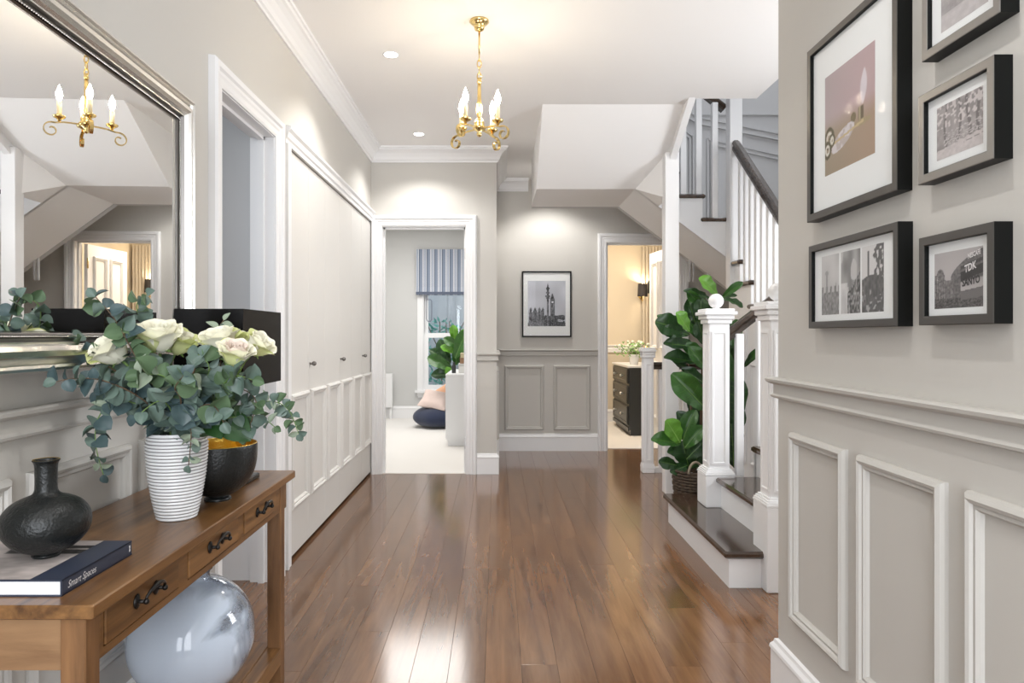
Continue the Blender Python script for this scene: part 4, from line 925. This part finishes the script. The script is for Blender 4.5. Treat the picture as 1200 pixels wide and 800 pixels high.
# ================================================================ ROSES
def petal_mesh(name, m, phi, wid, r0, r1, h, flare, tilt, seed):
    rnd = random.Random(seed); nu, nv = 8, 7; vs = []; 
    for j in range(nv+1):
        v = j/nv; rr = r0+(r1-r0)*math.sin(v*PI/2)**.8+flare*max(0, v-.72)**1.3*4
        w = wid*(.45+.62*math.sin(min(1, v*1.1)*PI*.55))
        for i in range(nu+1):
            u = i/nu*2-1; edge = (1-.20*(abs(u)**2.2)*v); a = phi+u*w
            z_ = h*v*edge-.010*max(0, flare*60)*max(0, v-.8)*.6+rnd.uniform(-.0006, .0006)
            r_ = rr+.0018*math.sin(u*5+seed)*v+.0025*abs(u)**3*v
            vs.append((r_*math.cos(a), r_*math.sin(a), z_+.0))
    fs = [(j*(nu+1)+i, j*(nu+1)+i+1, (j+1)*(nu+1)+i+1, (j+1)*(nu+1)+i) for j in range(nv) for i in range(nu)]
    me = bpy.data.meshes.new(name); me.from_pydata(vs, [], fs); me.materials.append(m); me.polygons.foreach_set('use_smooth', [True]*len(fs)); return me
PSETS = {}
def rose_petals(kind):
    if kind in PSETS: return PSETS[kind]
    L_ = []; mo, mi_ = {'cream': (ROSE, ROSE), 'green': (ROSEG, ROSE), 'blush': (ROSE, ROSEP)}[kind]
    k = 0
    for ring, (n_, r0, r1, h, fl, w) in enumerate([(3, .002, .006, .040, 0, 1.2), (3, .004, .011, .041, .0, 1.05), (4, .006, .0165, .043, .002, .9), (5, .008, .0215, .042, .006, .82), (5, .010, .0255, .037, .011, .80)]):
        for i in range(n_):
            mm = mo if ring >= 3 else mi_
            if kind != 'green' and ring == 4 and i in (1, 4): mm = ROSEG
            L_.append(petal_mesh('petal', mm, 2*PI*i/n_+ring*.7, w, r0, r1, h, fl, 0, k)); k += 1
    PSETS[kind] = L_; return L_
def rose(px, py, Y, size, axis, kind, label, down=(207, 500)):
    c = PX(px, py, Y); ax_ = Vector(axis).normalized(); base = c-ax_*.02*size
    r = thing('rose', base, label, 'flower', 'roses in the ribbed vase')
    R = ax_.to_track_quat('Z', 'Y').to_matrix().to_4x4() @ Matrix.Scale(size, 4)
    for me in rose_petals(kind):
        o = bpy.data.objects.new('petal', me); COL.objects.link(o); o.parent = r; o.matrix_local = R
    t = MB(); e = Vector((VX+(c.x-VX)*.12, VY+(c.y-VY)*.12, TZ+.06)); m1 = Vector((VX+(c.x-VX)*.35, VY+(c.y-VY)*.35, TZ+.20))
    p1 = base-ax_*.03; t.tube([base, p1, m1.lerp(p1, .5), m1, e], [.0035, .0026, .0026, .0026, .0026], 6); t.build('stem', STEMG, r)
    sm = leafmesh('sepal', STEMG, 'long', .1, .4)
    for i in range(5):
        a = 2*PI*i/5; s1 = ax_.orthogonal().normalized(); s2 = ax_.cross(s1); dr = s1*math.cos(a)+s2*math.sin(a)
        put_leaf(sm, r, base, base+dr*.020*size+ax_*.012*size, ax_, 1.0, 'sepal')
    return r
rose(186, 396, 1.62, 1.65, (.1, -.35, 1), 'cream', 'large open cream rose highest in the ribbed vase, left of the black shade')
rose(131, 411, 1.58, 1.5, (-.5, -.6, .8), 'cream', 'leftmost cream rose in the vase, facing the mirror frame')
rose(210, 402, 1.68, 1.35, (.5, -.2, 1), 'green', 'yellow-green rose bud tucked right behind the largest cream rose')
rose(257, 401, 1.66, 1.5, (-.15, -.3, 1), 'cream', 'cream rose in front of the black lamp shade, left of the blush one')
rose(275, 415, 1.60, 1.3, (.3, -.35, .9), 'blush', 'blush-centred rose lowest before the black shade, second from right')
rose(283, 398, 1.74, 1.0, (.2, .1, 1), 'green', 'small yellow-green rose behind the blush-centred one')
rose(303, 405, 1.66, 1.2, (.75, -.15, .8), 'cream', 'rightmost small cream rose bud against the black shade')
# ================================================================ EUCALYPTUS
EL = [leafmesh('euc_leaf_a', EUC1, 'round', .30, .25), leafmesh('euc_leaf_b', EUC2, 'round', .4, .1), leafmesh('euc_leaf_c', EUC3, 'oval', .3, .3), leafmesh('euc_leaf_d', EUC4, 'round', .2, .3), leafmesh('euc_leaf_e', EUC1, 'oval', .3, .2)]
GREENL = leafmesh('rose_leaf', mat('dark_rose_leaf', (.025, .085, .02), .4, var=.2, vscale=30), 'oval', .2, .15)
def branch(pts, size, mats, label, seed, dens=1.0, jit=1.0):
    rnd = random.Random(seed); P_ = [PX(*p) for p in pts]
    o = thing('eucalyptus_branch', P_[0], label, 'foliage', 'eucalyptus branches in the ribbed vase')
    # densify with catmull-rom
    Q_ = []
    n_ = len(P_)
    for i in range(n_-1):
        p0, p1, p2, p3 = P_[max(i-1, 0)], P_[i], P_[i+1], P_[min(i+2, n_-1)]
        for j in range(6):
            u = j/6; Q_.append(.5*((2*p1)+(p2-p0)*u+(2*p0-5*p1+4*p2-p3)*u*u+(3*p1-p0-3*p2+p3)*u**3))
    Q_.append(P_[-1]); t = MB(); t.tube(Q_, [.0022-.0012*i/len(Q_) for i in range(len(Q_))], 5); t.build('stem', STEMG if seed % 2 else BARK, o)
    L_ = sum((Q_[i+1]-Q_[i]).length for i in range(len(Q_)-1)); s = .035; step = .0165/dens; acc = 0; nxt = s; side = 1
    for i in range(len(Q_)-1):
        seg = (Q_[i+1]-Q_[i]); l = seg.length
        while acc+l > nxt:
            p = Q_[i]+seg*((nxt-acc)/l); tn = seg.normalized(); nxt += step*rnd.uniform(.8, 1.2); f = nxt/L_
            sd = tn.cross(Vector((0, -1, .2)))
            if sd.length < .1: sd = Vector((1, 0, 0))
            sd.normalize(); ou = tn.cross(sd)
            for sg in (1, -1):
                if rnd.random() < .12: continue
                a = rnd.uniform(-.9, .9); d = (sd*sg*math.cos(a)+ou*math.sin(a)+tn*rnd.uniform(-.1, .6)).normalized()
                L2 = size*rnd.uniform(.85, 1.5)*(1-.42*max(0, f-.35))
                nr = Vector((rnd.uniform(-1.6, 1.6), -1, rnd.uniform(-.9, 2.0)))
                put_leaf(EL[rnd.choice(mats)], o, p, p+d*L2, nr, rnd.uniform(.85, 1.1))
        acc += l
    # end leaf
    put_leaf(EL[mats[0]], o, Q_[-1], Q_[-1]+(Q_[-1]-Q_[-3]).normalized()*size*.7, (0, -1, .3), .9)
    return o
V0 = (207, 512, 1.655)
B = [
 ([V0, (190, 470, 1.60), (160, 420, 1.56), (135, 375, 1.54), (112, 348, 1.52)], .036, [0, 1, 3], 'tall eucalyptus branch rising at upper left before the mirror'),
 ([V0, (192, 460, 1.66), (175, 400, 1.66), (160, 360, 1.64), (172, 345, 1.62)], .034, [0, 1, 0], 'upright eucalyptus branch just left of the tallest rose'),
 ([V0, (170, 470, 1.56), (125, 447, 1.50), (90, 443, 1.47), (66, 447, 1.45)], .036, [0, 4, 3], 'eucalyptus branch reaching farthest left over the chair rail'),
 ([V0, (170, 478, 1.58), (135, 470, 1.55), (115, 490, 1.53), (112, 520, 1.52), (121, 556, 1.52)], .030, [3, 0, 2], 'drooping eucalyptus branch hanging at left beside the ribbed vase'),
 ([V0, (180, 475, 1.60), (150, 450, 1.57), (118, 462, 1.55)], .040, [3, 0, 0], 'short bluish eucalyptus branch low at left of the vase mouth'),
 ([V0, (205, 460, 1.58), (190, 440, 1.54), (165, 440, 1.52)], .046, [1, 0, 2], 'broad-leaved eucalyptus sprig at the centre left of the bouquet'),
 ([V0, (222, 455, 1.60), (228, 432, 1.57), (218, 468, 1.56), (224, 505, 1.56), (221, 545, 1.565)], .029, [0, 2, 4], 'eucalyptus branch trailing down over the front of the ribbed vase'),
 ([V0, (235, 460, 1.62), (245, 430, 1.60), (232, 415, 1.60)], .042, [0, 1, 4], 'eucalyptus sprig at the bouquet centre below the cream rose'),
 ([V0, (240, 475, 1.66), (275, 455, 1.68), (300, 470, 1.68), (288, 510, 1.68)], .036, [1, 0, 4], 'eucalyptus branch bending down at right over the bowl rim'),
 ([V0, (250, 480, 1.68), (290, 475, 1.70), (318, 470, 1.72), (338, 480, 1.72), (350, 508, 1.72)], .030, [0, 2, 1], 'eucalyptus branch reaching farthest right before the cupboard'),
 ([V0, (240, 465, 1.70), (258, 430, 1.72), (254, 392, 1.72), (262, 375, 1.72)], .034, [2, 0, 2], 'eucalyptus sprig standing up against the black lamp shade'),
 ([V0, (250, 470, 1.64), (262, 450, 1.60), (275, 440, 1.58), (296, 445, 1.58)], .040, [1, 0, 0], 'eucalyptus sprig under the blush-centred rose'),
 ([V0, (165, 455, 1.62), (128, 430, 1.60), (100, 410, 1.58), (84, 397, 1.57)], .032, [0, 3, 1], 'eucalyptus branch left of the leftmost rose with blue-grey leaves'),
 ([V0, (200, 480, 1.56), (185, 470, 1.52), (160, 488, 1.51)], .040, [3, 0, 4], 'dark bluish eucalyptus sprig spilling over the left vase rim'),
 ([V0, (230, 480, 1.58), (250, 475, 1.56), (262, 495, 1.55)], .040, [0, 1, 3], 'eucalyptus sprig spilling over the right vase rim'),
 ([V0, (265, 490, 1.67), (305, 490, 1.70), (322, 500, 1.70)], .028, [1, 2, 0], 'short thin eucalyptus twig just right of the bowl'),
 ([V0, (212, 470, 1.54), (205, 455, 1.51), (215, 440, 1.50)], .044, [3, 0, 1], 'dark front eucalyptus sprig directly above the vase mouth'),
 ([V0, (180, 480, 1.68), (150, 460, 1.70), (140, 430, 1.70)], .040, [1, 3, 0], 'eucalyptus sprig at the back left of the bouquet'),
]
for i, (p, s, m_, lb) in enumerate(B): branch(p, s, m_, lb, 20+i)
for RLB, ((a, b_, Y_), (c_, d_, Z_)) in zip(('dark green rose leaf hanging low over the gold bowl rim, left one', 'dark green rose leaf hanging low over the gold bowl rim, right one', 'dark rose leaf at the centre of the bouquet among the eucalyptus', 'dark rose leaf behind the foliage between the two groups of roses', 'dark rose leaf on the left of the bouquet under the largest cream rose', 'dark rose leaf just below the blush-centred rose'), (((246, 490, 1.66), (258, 512, 1.63)), ((262, 488, 1.68), (292, 515, 1.66)), ((232, 480, 1.62), (205, 455, 1.58)), ((240, 470, 1.72), (222, 430, 1.72)), ((190, 480, 1.60), (176, 440, 1.58)), ((255, 460, 1.72), (280, 430, 1.72)))):
    rl = thing('rose_leaf_stalk', PX(a, b_, Y_), RLB, 'foliage', 'dark rose leaves in the ribbed vase')
    put_leaf(GREENL, rl, PX(a, b_, Y_), PX(c_, d_, Z_), (.1, -1, .4), 1.35); t = MB(); t.tube([PX(a, b_, Y_), PX(a, b_, Y_).lerp(Vector((VX, VY, TZ+.19)), .5)+Vector((0, 0, .01)), Vector((VX+.01, VY, TZ+.19))], .0015, 5); t.build('stem', STEMG, rl)

# ================================================================ FIDDLE-LEAF FIG AND BASKET
FX, FY = 1.30, 4.42
bs = thing('wicker_basket', (FX, FY, 0), 'dark brown woven wicker basket on the floor behind the bottom stair', 'basket')
NRW = 15
for j in range(NRW):     # woven rows
    z0 = .01+j*.0185; r = .118+.030*math.sin(j/NRW*PI*.6); t = MB(); pts = []; rr = []
    for i in range(65): a = 2*PI*i/64; w_ = .0075*math.sin(a*17+(PI if j % 2 else 0)); pts.append((FX+(r+w_)*math.cos(a), FY+(r+w_)*math.sin(a), z0))
    t.tube(pts, .0095, 5); t.build('woven_row', WICKER, bs)
t = MB()
for i in range(16): a = 2*PI*(i+.5)/16; t.tube([(FX+.118*math.cos(a), FY+.118*math.sin(a), .0), (FX+.145*math.cos(a), FY+.145*math.sin(a), .15), (FX+.142*math.cos(a), FY+.142*math.sin(a), .28)], .005, 5)
t.lathe([(.001, .004), (.11, .004), (.11, .02)], (FX, FY, 0), 20, cap=False); t.build('stakes', BARK, bs)
for sg in (-1,):
    t = MB(); t.tube([(FX-.05+.045*math.cos(PI*i/10), FY-.135, .27+.075*math.sin(PI*i/10)) for i in range(11)], .008, 6); t.build('handle', mat('pale_cane', (.34, .28, .2), .7), bs)
fg = thing('fiddle_leaf_fig', (FX, FY, .03), 'tall fiddle-leaf fig with big glossy green leaves in the wicker basket by the stairs', 'plant')
t = MB(); t.lathe([(.001, 0), (.10, 0), (.11, .20), (.001, .205)], (FX, FY, .03), 20, cap=False); t.build('soil', mat('potting_soil', (.03, .02, .015), .95), fg)
t = MB()
for tx_, ty_, zt in ((.05, .0, 1.42), (-.05, .03, 1.0), (.12, .04, 1.15)):
    t.tube([(FX+tx_*.3, FY+ty_*.3, .2), (FX+tx_*.6, FY+ty_, zt*.6), (FX+tx_, FY+ty_, zt)], [.011, .009, .005], 6)
t.build('trunk', BARK, fg)
LV = [((822,440),(806,452),0,1.1,.06), ((828,455),(808,470),0,1.0,.05), ((812,475),(826,498),0,1.1,.10), ((806,432),(792,422),0,1.0,.04), ((824,392),(843,378),0,1.1,.12), ((830,385),(814,366),0,1.1,.1), ((838,372),(826,356),0,1.0,.1), ((826,418),(838,398),0,1.1,.12), ((812,500),(822,470),0,1.2,.12), ((858,430),(852,405),0,.9,.12), ((820,452),(800,462),0,.9,.08), ((841,346),(822,325),2,1.15,-.1), ((846,349),(869,330),1,.6,0), ((832,350),(805,339),0,.5,0), ((821,358),(808,343),1,.9,0), ((847,350),(871,357),0,.7,.05), ((843,352),(862,344),0,.6,.1),
 ((808,389),(795,366),2,1.2,-.12), ((803,388),(772,376),0,1.3,-.05), ((808,392),(777,386),0,.8,-.05), ((818,408),(782,399),0,.75,0), ((822,427),(783,414),0,.75,0), ((827,433),(812,408),1,1.0,-.1),
 ((828,480),(793,441),1,.95,-.1), ((826,450),(803,432),0,.8,0), ((815,380),(808,352),0,1.0,.05), ((820,378),(822,350),0,1.0,0), ((826,372),(836,352),0,1.0,.05), ((825,400),(806,372),1,1.0,.08), ((828,405),(818,378),0,1.0,.05),
 ((828,420),(804,404),1,.9,0), ((797,519),(783,493),2,1.25,-.12), ((797,521),(769,511),1,1.0,-.08), ((800,517),(811,482),1,.9,-.02), ((802,525),(822,500),1,1.0,-.1), ((804,538),(826,516),0,1.1,-.05), ((793,545),(775,541),0,1.1,-.05),
 ((808,550),(800,520),0,1.3,.02), ((810,548),(822,528),0,1.2,0), ((802,530),(785,528),0,1.1,.05), ((825,520),(826,486),0,1.0,.1), ((815,510),(797,484),0,.9,.08), ((806,545),(788,552),0,1.1,0), ((818,552),(830,536),0,1.1,0),
 ((861,450),(859,398),1,.7,.1), ((860,500),(862,440),0,.8,.1), ((860,548),(858,490),0,.7,.1), ((852,420),(864,376),1,.7,.12), ((838,400),(850,365),0,1.0,.1), ((830,395),(835,362),0,1.0,.12), ((845,470),(858,425),0,1.0,.14), ((846,530),(862,470),0,.9,.14),
 ((826,460),(812,440),0,1.0,.08), ((828,500),(812,462),0,1.0,.10), ((820,470),(824,440),0,1.0,.12), ((800,395),(790,372),0,1.1,.04), ((790,386),(775,370),1,.9,.0), ((878,425),(884,412),1,.8,.1), ((872,430),(890,408),0,.6,.1)]
rnd = random.Random(99)
for (b0, b1), (t0, t1), k, w_, dy in LV:
    Y_ = FY+dy; tw = PX(t0, t1, Y_-.06); bb = PX(b0, b1, Y_)
    put_leaf(FIGS[k], fg, bb, tw, (rnd.uniform(-.5, .3), -1, .45+rnd.uniform(-.3, .4)), w_*.84)

# ================================================================ PICTURES
def frame_obj(P, a0, a1, b0, b1, dep, fw, label, face, group='framed pictures', mount=None):
    o = thing('picture_frame', P((a0+a1)/2, b0, 0), label, 'picture', group)
    t = MB(); rect_sweep(t, P, [(0, 0), (0, dep-.001)], a0, a1, b0, b1); rect_sweep(t, P, [(fw, dep-.001), (fw, dep-.012)], a0, a1, b0, b1); t.build('frame_side', FRAMEB, o)
    t = MB(); rect_sweep(t, P, [(0, dep-.001), (.0015, dep), (fw-.0015, dep), (fw, dep-.0015)], a0, a1, b0, b1); t.build('frame_face', face, o)
    t = MB(); rect_sweep(t, P, [(fw-.002, dep-.010), (fw+.0, dep-.010)], a0, a1, b0, b1)
    vs = [P(a, b_, dep-.0105) for a, b_ in ((a0+.003, b0+.003), (a1-.003, b0+.003), (a1-.003, b1-.003), (a0+.003, b1-.003))]; vs += [P(a, b_, .004) for a, b_ in ((a0+.003, b0+.003), (a1-.003, b0+.003), (a1-.003, b1-.003), (a0+.003, b1-.003))]
    t = MB(); t.add(vs, [(0,1,2,3), (7,6,5,4), (0,1,5,4), (1,2,6,5), (2,3,7,6), (3,0,4,7)]); t.build('mount', MATB, o)
    vs = [P(a, b_, dep-.004) for a, b_ in ((a0+fw, b0+fw), (a1-fw, b0+fw), (a1-fw, b1-fw), (a0+fw, b1-fw))]; vs += [v-P.n*.001 for v in vs]
    t = MB(); t.add(vs, [(0,1,2,3), (7,6,5,4), (0,1,5,4), (1,2,6,5), (2,3,7,6), (3,0,4,7)]); t.build('glazing', PANE, o)
    return o
def smooth(a, b_, x_): u = np.clip((x_-a)/(b_-a), 0, 1); return u*u*(3-2*u)
def f_sky(X, Y):       # gothic parliament towers in grey
    g = .82-.10*vnoise(X, Y, 4, 1)+.06*X*0; g = np.where(X < .2, g+.04, g)
    det = .42+.34*(vnoise(X, Y, 60, 3)-.5)+.18*np.sin(X*150)*.4
    def put(g, m, v=0): return np.where(m, det+v, g)
    g = put(g, (X > .03) & (X < .42) & (Y < .33+.02*np.sign(np.sin(X*90))) & (Y > .07), .05)
    for c in (.08, .19, .31, .40): g = put(g, (abs(X-c) < .030) & (Y < .40+.02*np.cos((X-c)*150)), -.02)
    g = put(g, (Y < .08), .08); g = put(g, (X > .42) & (X < .98) & (Y < .20+.06*vnoise(X, X*0, 14, 8)), -.10)
    g = put(g, (abs(X-.655) < .055) & (Y < .60) & (Y > .15), -.02); g = put(g, (abs(X-.65) < .055*(1-(Y-.60)/.15)) & (Y >= .60) & (Y < .72), -.1)
    g = np.where((X-.652)**2+((Y-.53)*1.3)**2 < .0007, .9, g)
    g = put(g, (abs(X-.53) < .028) & (Y < .62), 0); 
    for yy, ww in ((.62, .05), (.66, .062), (.74, .05), (.83, .045)): g = put(g, (abs(X-.53) < ww) & (abs(Y-yy) < .016), -.15)
    g = put(g, (abs(X-.53) < .030) & (Y < .80) & (Y > .55), -.10); g = put(g, (abs(X-.53) < .032*np.clip(1-(Y-.82)/.14, 0, 1)) & (Y >= .80), -.25)
    g = put(g, (abs(X-.47) < .02) & (Y < .25), -.1); g = np.where((X > .80) & (Y < .15) & (Y > .1) & (vnoise(X, Y, 40, 9) > .5), .75, g)
    return np.stack([g*.97, g*.975, g*1.02], -1)
def f_chand(X, Y):
    t_ = smooth(.36, .60, Y); R_ = .60+.07*t_; G_ = .545+.065*t_; B_ = .475+.145*t_; R_ = R_+.04*X; img = np.stack([R_, G_, B_], -1)
    def blend(img, m, c): return img*(1-m[..., None])+np.array(c)*m[..., None]
    bx = .80+.10*(Y-.72); hw = .075*np.sin(PI*np.clip((Y-.50)/.33, 0, 1))**.8; m = np.clip(1-np.abs(X-bx)/np.maximum(hw, 1e-4), 0, 1); m = np.where((Y > .50) & (Y < .83), np.clip(m*3, 0, 1)*.75, 0); img = blend(img, m, (.86, .84, .87))
    m = ((abs(X-.745) < .05) & (Y > .36) & (Y < .50))*1.0; img = blend(img, m, (.42, .37, .30)); m = ((abs(X-.725) < .015) & (Y > .36) & (Y < .50))*.6; img = blend(img, m, (.8, .75, .62))
    m = ((((X-.77)/.16)**2+((Y-.345)/.028)**2) < 1)*1.0; img = blend(img, m, (.62, .56, .45)); m = ((((X-.60)/.05)**2+((Y-.43)/.05)**2) < 1)*.9; img = blend(img, m, (.45, .40, .30))
    Yp = Y-.28*(X-.4); m = ((((X-.38)/.24)**2+((Yp-.30)/.085)**2) < 1)*1.0; img = blend(img, m, (.80, .77, .78)); n_ = vnoise(X*1.0, Y*1.0, 22, 4); img = blend(img, m*(n_ > .6)*.5, (.62, .56, .54))
    m = (abs(Y-.265-.11*X) < .012)*((X > .0) & (X < .8))*1.0; img = blend(img, m, (.74, .66, .52))
    for cx, cy, r in ((.10, .36, .09), (.06, .25, .07), (.16, .33, .05)):
        d = np.sqrt((X-cx)**2+((Y-cy)*.95)**2); img = blend(img, (abs(d-r) < .017)*1.0, (.36, .33, .26)); img = blend(img, (abs(d-r*.55) < .012)*1.0, (.82, .80, .76))
    return img
def f_street(X, Y):
    g = .74-.06*Y+.0*X; edge = .50+.18*(1-X)*0
    arc = .40+.50*np.sqrt(np.clip((X-.34)/.60, 0, 1)); mb_ = (X > .36) & (Y < arc+.06)
    g = np.where(mb_, .36+.14*vnoise(X, Y, 34, 2), g)
    lb = (X < .25) & (Y < .56+.05*np.sign(np.sin(X*70))); g = np.where(lb, .44+.22*(vnoise(X, Y, 40, 5)-.4)+.06*np.sin(X*120), g)
    dm = ((X-.13)**2/.006+(Y-.60)**2/.012) < 1; g = np.where(dm, .46+.2*(vnoise(X, Y, 40, 6)-.5), g)
    g = np.where((X >= .25) & (X <= .40) & (Y < .50), .46+.2*(vnoise(X, Y, 30, 7)-.5), g)
    g = np.where((Y < .18), .33+.25*(vnoise(X*2, Y*2, 26, 8)-.4), g)
    for k, (y0, y1, v) in enumerate(((.80, .86, .30), (.60, .76, .26), (.38, .54, .70), (.22, .36, .45))):
        yy = Y-.26*(X-.95)*(1 if k < 2 else .5); g = np.where((X > .56+.0*Y) & (X > .5) & (yy > y0-.05) & (yy < y1-.05) & mb_, v, g)
    return np.stack([g, g*.965, g*.965], -1)
def f_park(X, Y):
    g = .60+.12*(vnoise(X, Y, 10, 3)-.5)
    for c in (.22, .50, .70, .93): g = np.where(abs(X-c-.04*np.sin(Y*5+c*9)) < .022+.01*(c > .6), .46, g)
    br = vnoise(X, Y, 24, 9); g = np.where((Y > .55) & (br > .60), .78, g); g = np.where((Y > .2) & (Y < .5) & (vnoise(X*1.5, Y*4, 22, 10) > .58) & (X > .15), .74, g)
    g = np.where(Y < .17+.10*X, .76+.08*(vnoise(X, Y, 20, 11)-.5), g); g = np.where((abs(Y-.10-.10*X) < .006) & (X > .6), .5, g)
    return np.stack([g, g*.955, g*.955], -1)
def f_plain(X, Y):
    g = .62+.10*(vnoise(X, Y, 7, 21)-.5)+.05*(vnoise(X, Y, 24, 22)-.5); g = np.where(Y < .30, .70+.06*vnoise(X, Y, 14, 23), g); return np.stack([g, g*.965, g*.97], -1)
def f_t1(X, Y):
    g = .80-.12*vnoise(X, Y, 3, 31); g = np.where((abs(X-.30) < .05-.02*Y) & (Y < .75), .58, g); g = np.where((abs(X-.30) < .09) & (abs(Y-.70) < .03), .62, g)
    g = np.where(Y < .42+.05*np.sign(np.sin(X*26)), .54+.2*(vnoise(X, Y, 22, 32)-.5), g); g = np.where((abs(X-.84) < .02) & (Y < .52), .55, g); return g
def f_t2(X, Y):
    g = .58+.22*(vnoise(X, Y, 4, 41)-.4); g = np.where(vnoise(X, Y, 3, 44) > .7, .75, g); g = np.where((Y < .55-.5*(.8-X)) & (X > .35), .40+.5*(vnoise(X, Y, 26, 42)-.35), g); g = np.where((Y < .5) & (X <= .35), .74+.1*vnoise(X, Y, 9, 43), g); return g
def f_t3(X, Y):
    g = .82+0*X; g = np.where((abs(X-.30) < .055*np.clip((1.0-Y)/.1, 0, 1)*.9+.0) & (Y < .93), .42, g); hill = .50+.06*np.sin(X*PI); g = np.where(Y < hill, .40+.14*(vnoise(X, Y, 16, 51)-.5), g)
    g = np.where((X > .60+.10*np.sin(Y*20)) & (vnoise(X, Y, 18, 52)+.7*(X-.6) > .42) & (Y > .5), .40, g); g = np.where((Y < .35) & (vnoise(X, Y, 20, 53) > .74), .66, g); return g
RP = RIGHT(XR)
fb = frame_obj(RP, -1.915, -1.484, 1.456, 1.934, .034, .020, 'largest dark frame on the right wall, with a candle-bulb still life print', FRAMEF)
print_mesh(RP, -1.83, -1.588, 1.565, 1.828, .0238, 90, 100, f_chand, 'print', fb)
ft = frame_obj(RP, -1.905, -1.482, 1.160, 1.388, .034, .018, 'wide dark frame with three small black and white photos, below the largest frame', FRAMEF)
for a, fn in ((-1.848, f_t1), (-1.745, f_t2), (-1.645, f_t3)): print_mesh(RP, a, a+.093, 1.195, 1.352, .0238, 36, 60, fn, 'print', ft)
fs_ = frame_obj(RP, -1.408, -1.195, 1.161, 1.340, .034, .018, 'small square dark frame with a street corner of billboards, lower right on the wall', FRAMEF)
pr_ = print_mesh(RP, -1.372, -1.235, 1.193, 1.303, .0238, 90, 72, f_street, 'print', fs_)
LG = mat('print_white_letters', (.75, .72, .72), .6); DG = mat('print_grey_letters', (.05, .045, .045), .6)
rot = lambda a: Plane(RP(0, 0, .0245), (0, -math.cos(a), math.sin(a)), (0, math.sin(a)*0, 1), (-1, 0, 0))
def sign(s, a, b_, size, m, sl, sx):
    P_ = Plane(RP(a, b_, .0242), (0, -1, sl), (0, 0, 1), (-1, 0, 0)); text(s, P_, 0, 0, size, m, fs_, 'print_lettering', sx=sx, bold=.035)
sign('NESCAFE', -1.274, 1.2835, .0125, LG, .18, .66); sign('TDK', -1.283, 1.258, .019, LG, .22, .80); sign('SANYO', -1.290, 1.2325, .0200, DG, .10, .72); 
fm = frame_obj(RP, -1.410, -1.195, 1.450, 1.632, .034, .018, 'small pewter frame with a pale woodland bench photo, right of the largest frame', FRAMEP)
print_mesh(RP, -1.365, -1.235, 1.488, 1.593, .0238, 80, 64, f_park, 'print', fm)
fp_ = frame_obj(RP, -1.398, -1.180, 1.699, 1.885, .034, .018, 'small pewter frame with a pale landscape photo, topmost at the right edge', FRAMEP)
print_mesh(RP, -1.352, -1.222, 1.738, 1.846, .0238, 60, 48, f_plain, 'print', fp_)
FP = FAR(Y2)
ff = frame_obj(FP, .250, .738, 1.124, 1.775, .030, .014, 'thin black frame with a grey clock tower print on the far wall', FRAMEB)
print_mesh(FP, .308, .680, 1.232, 1.680, .0198, 96, 116, f_sky, 'print', ff)
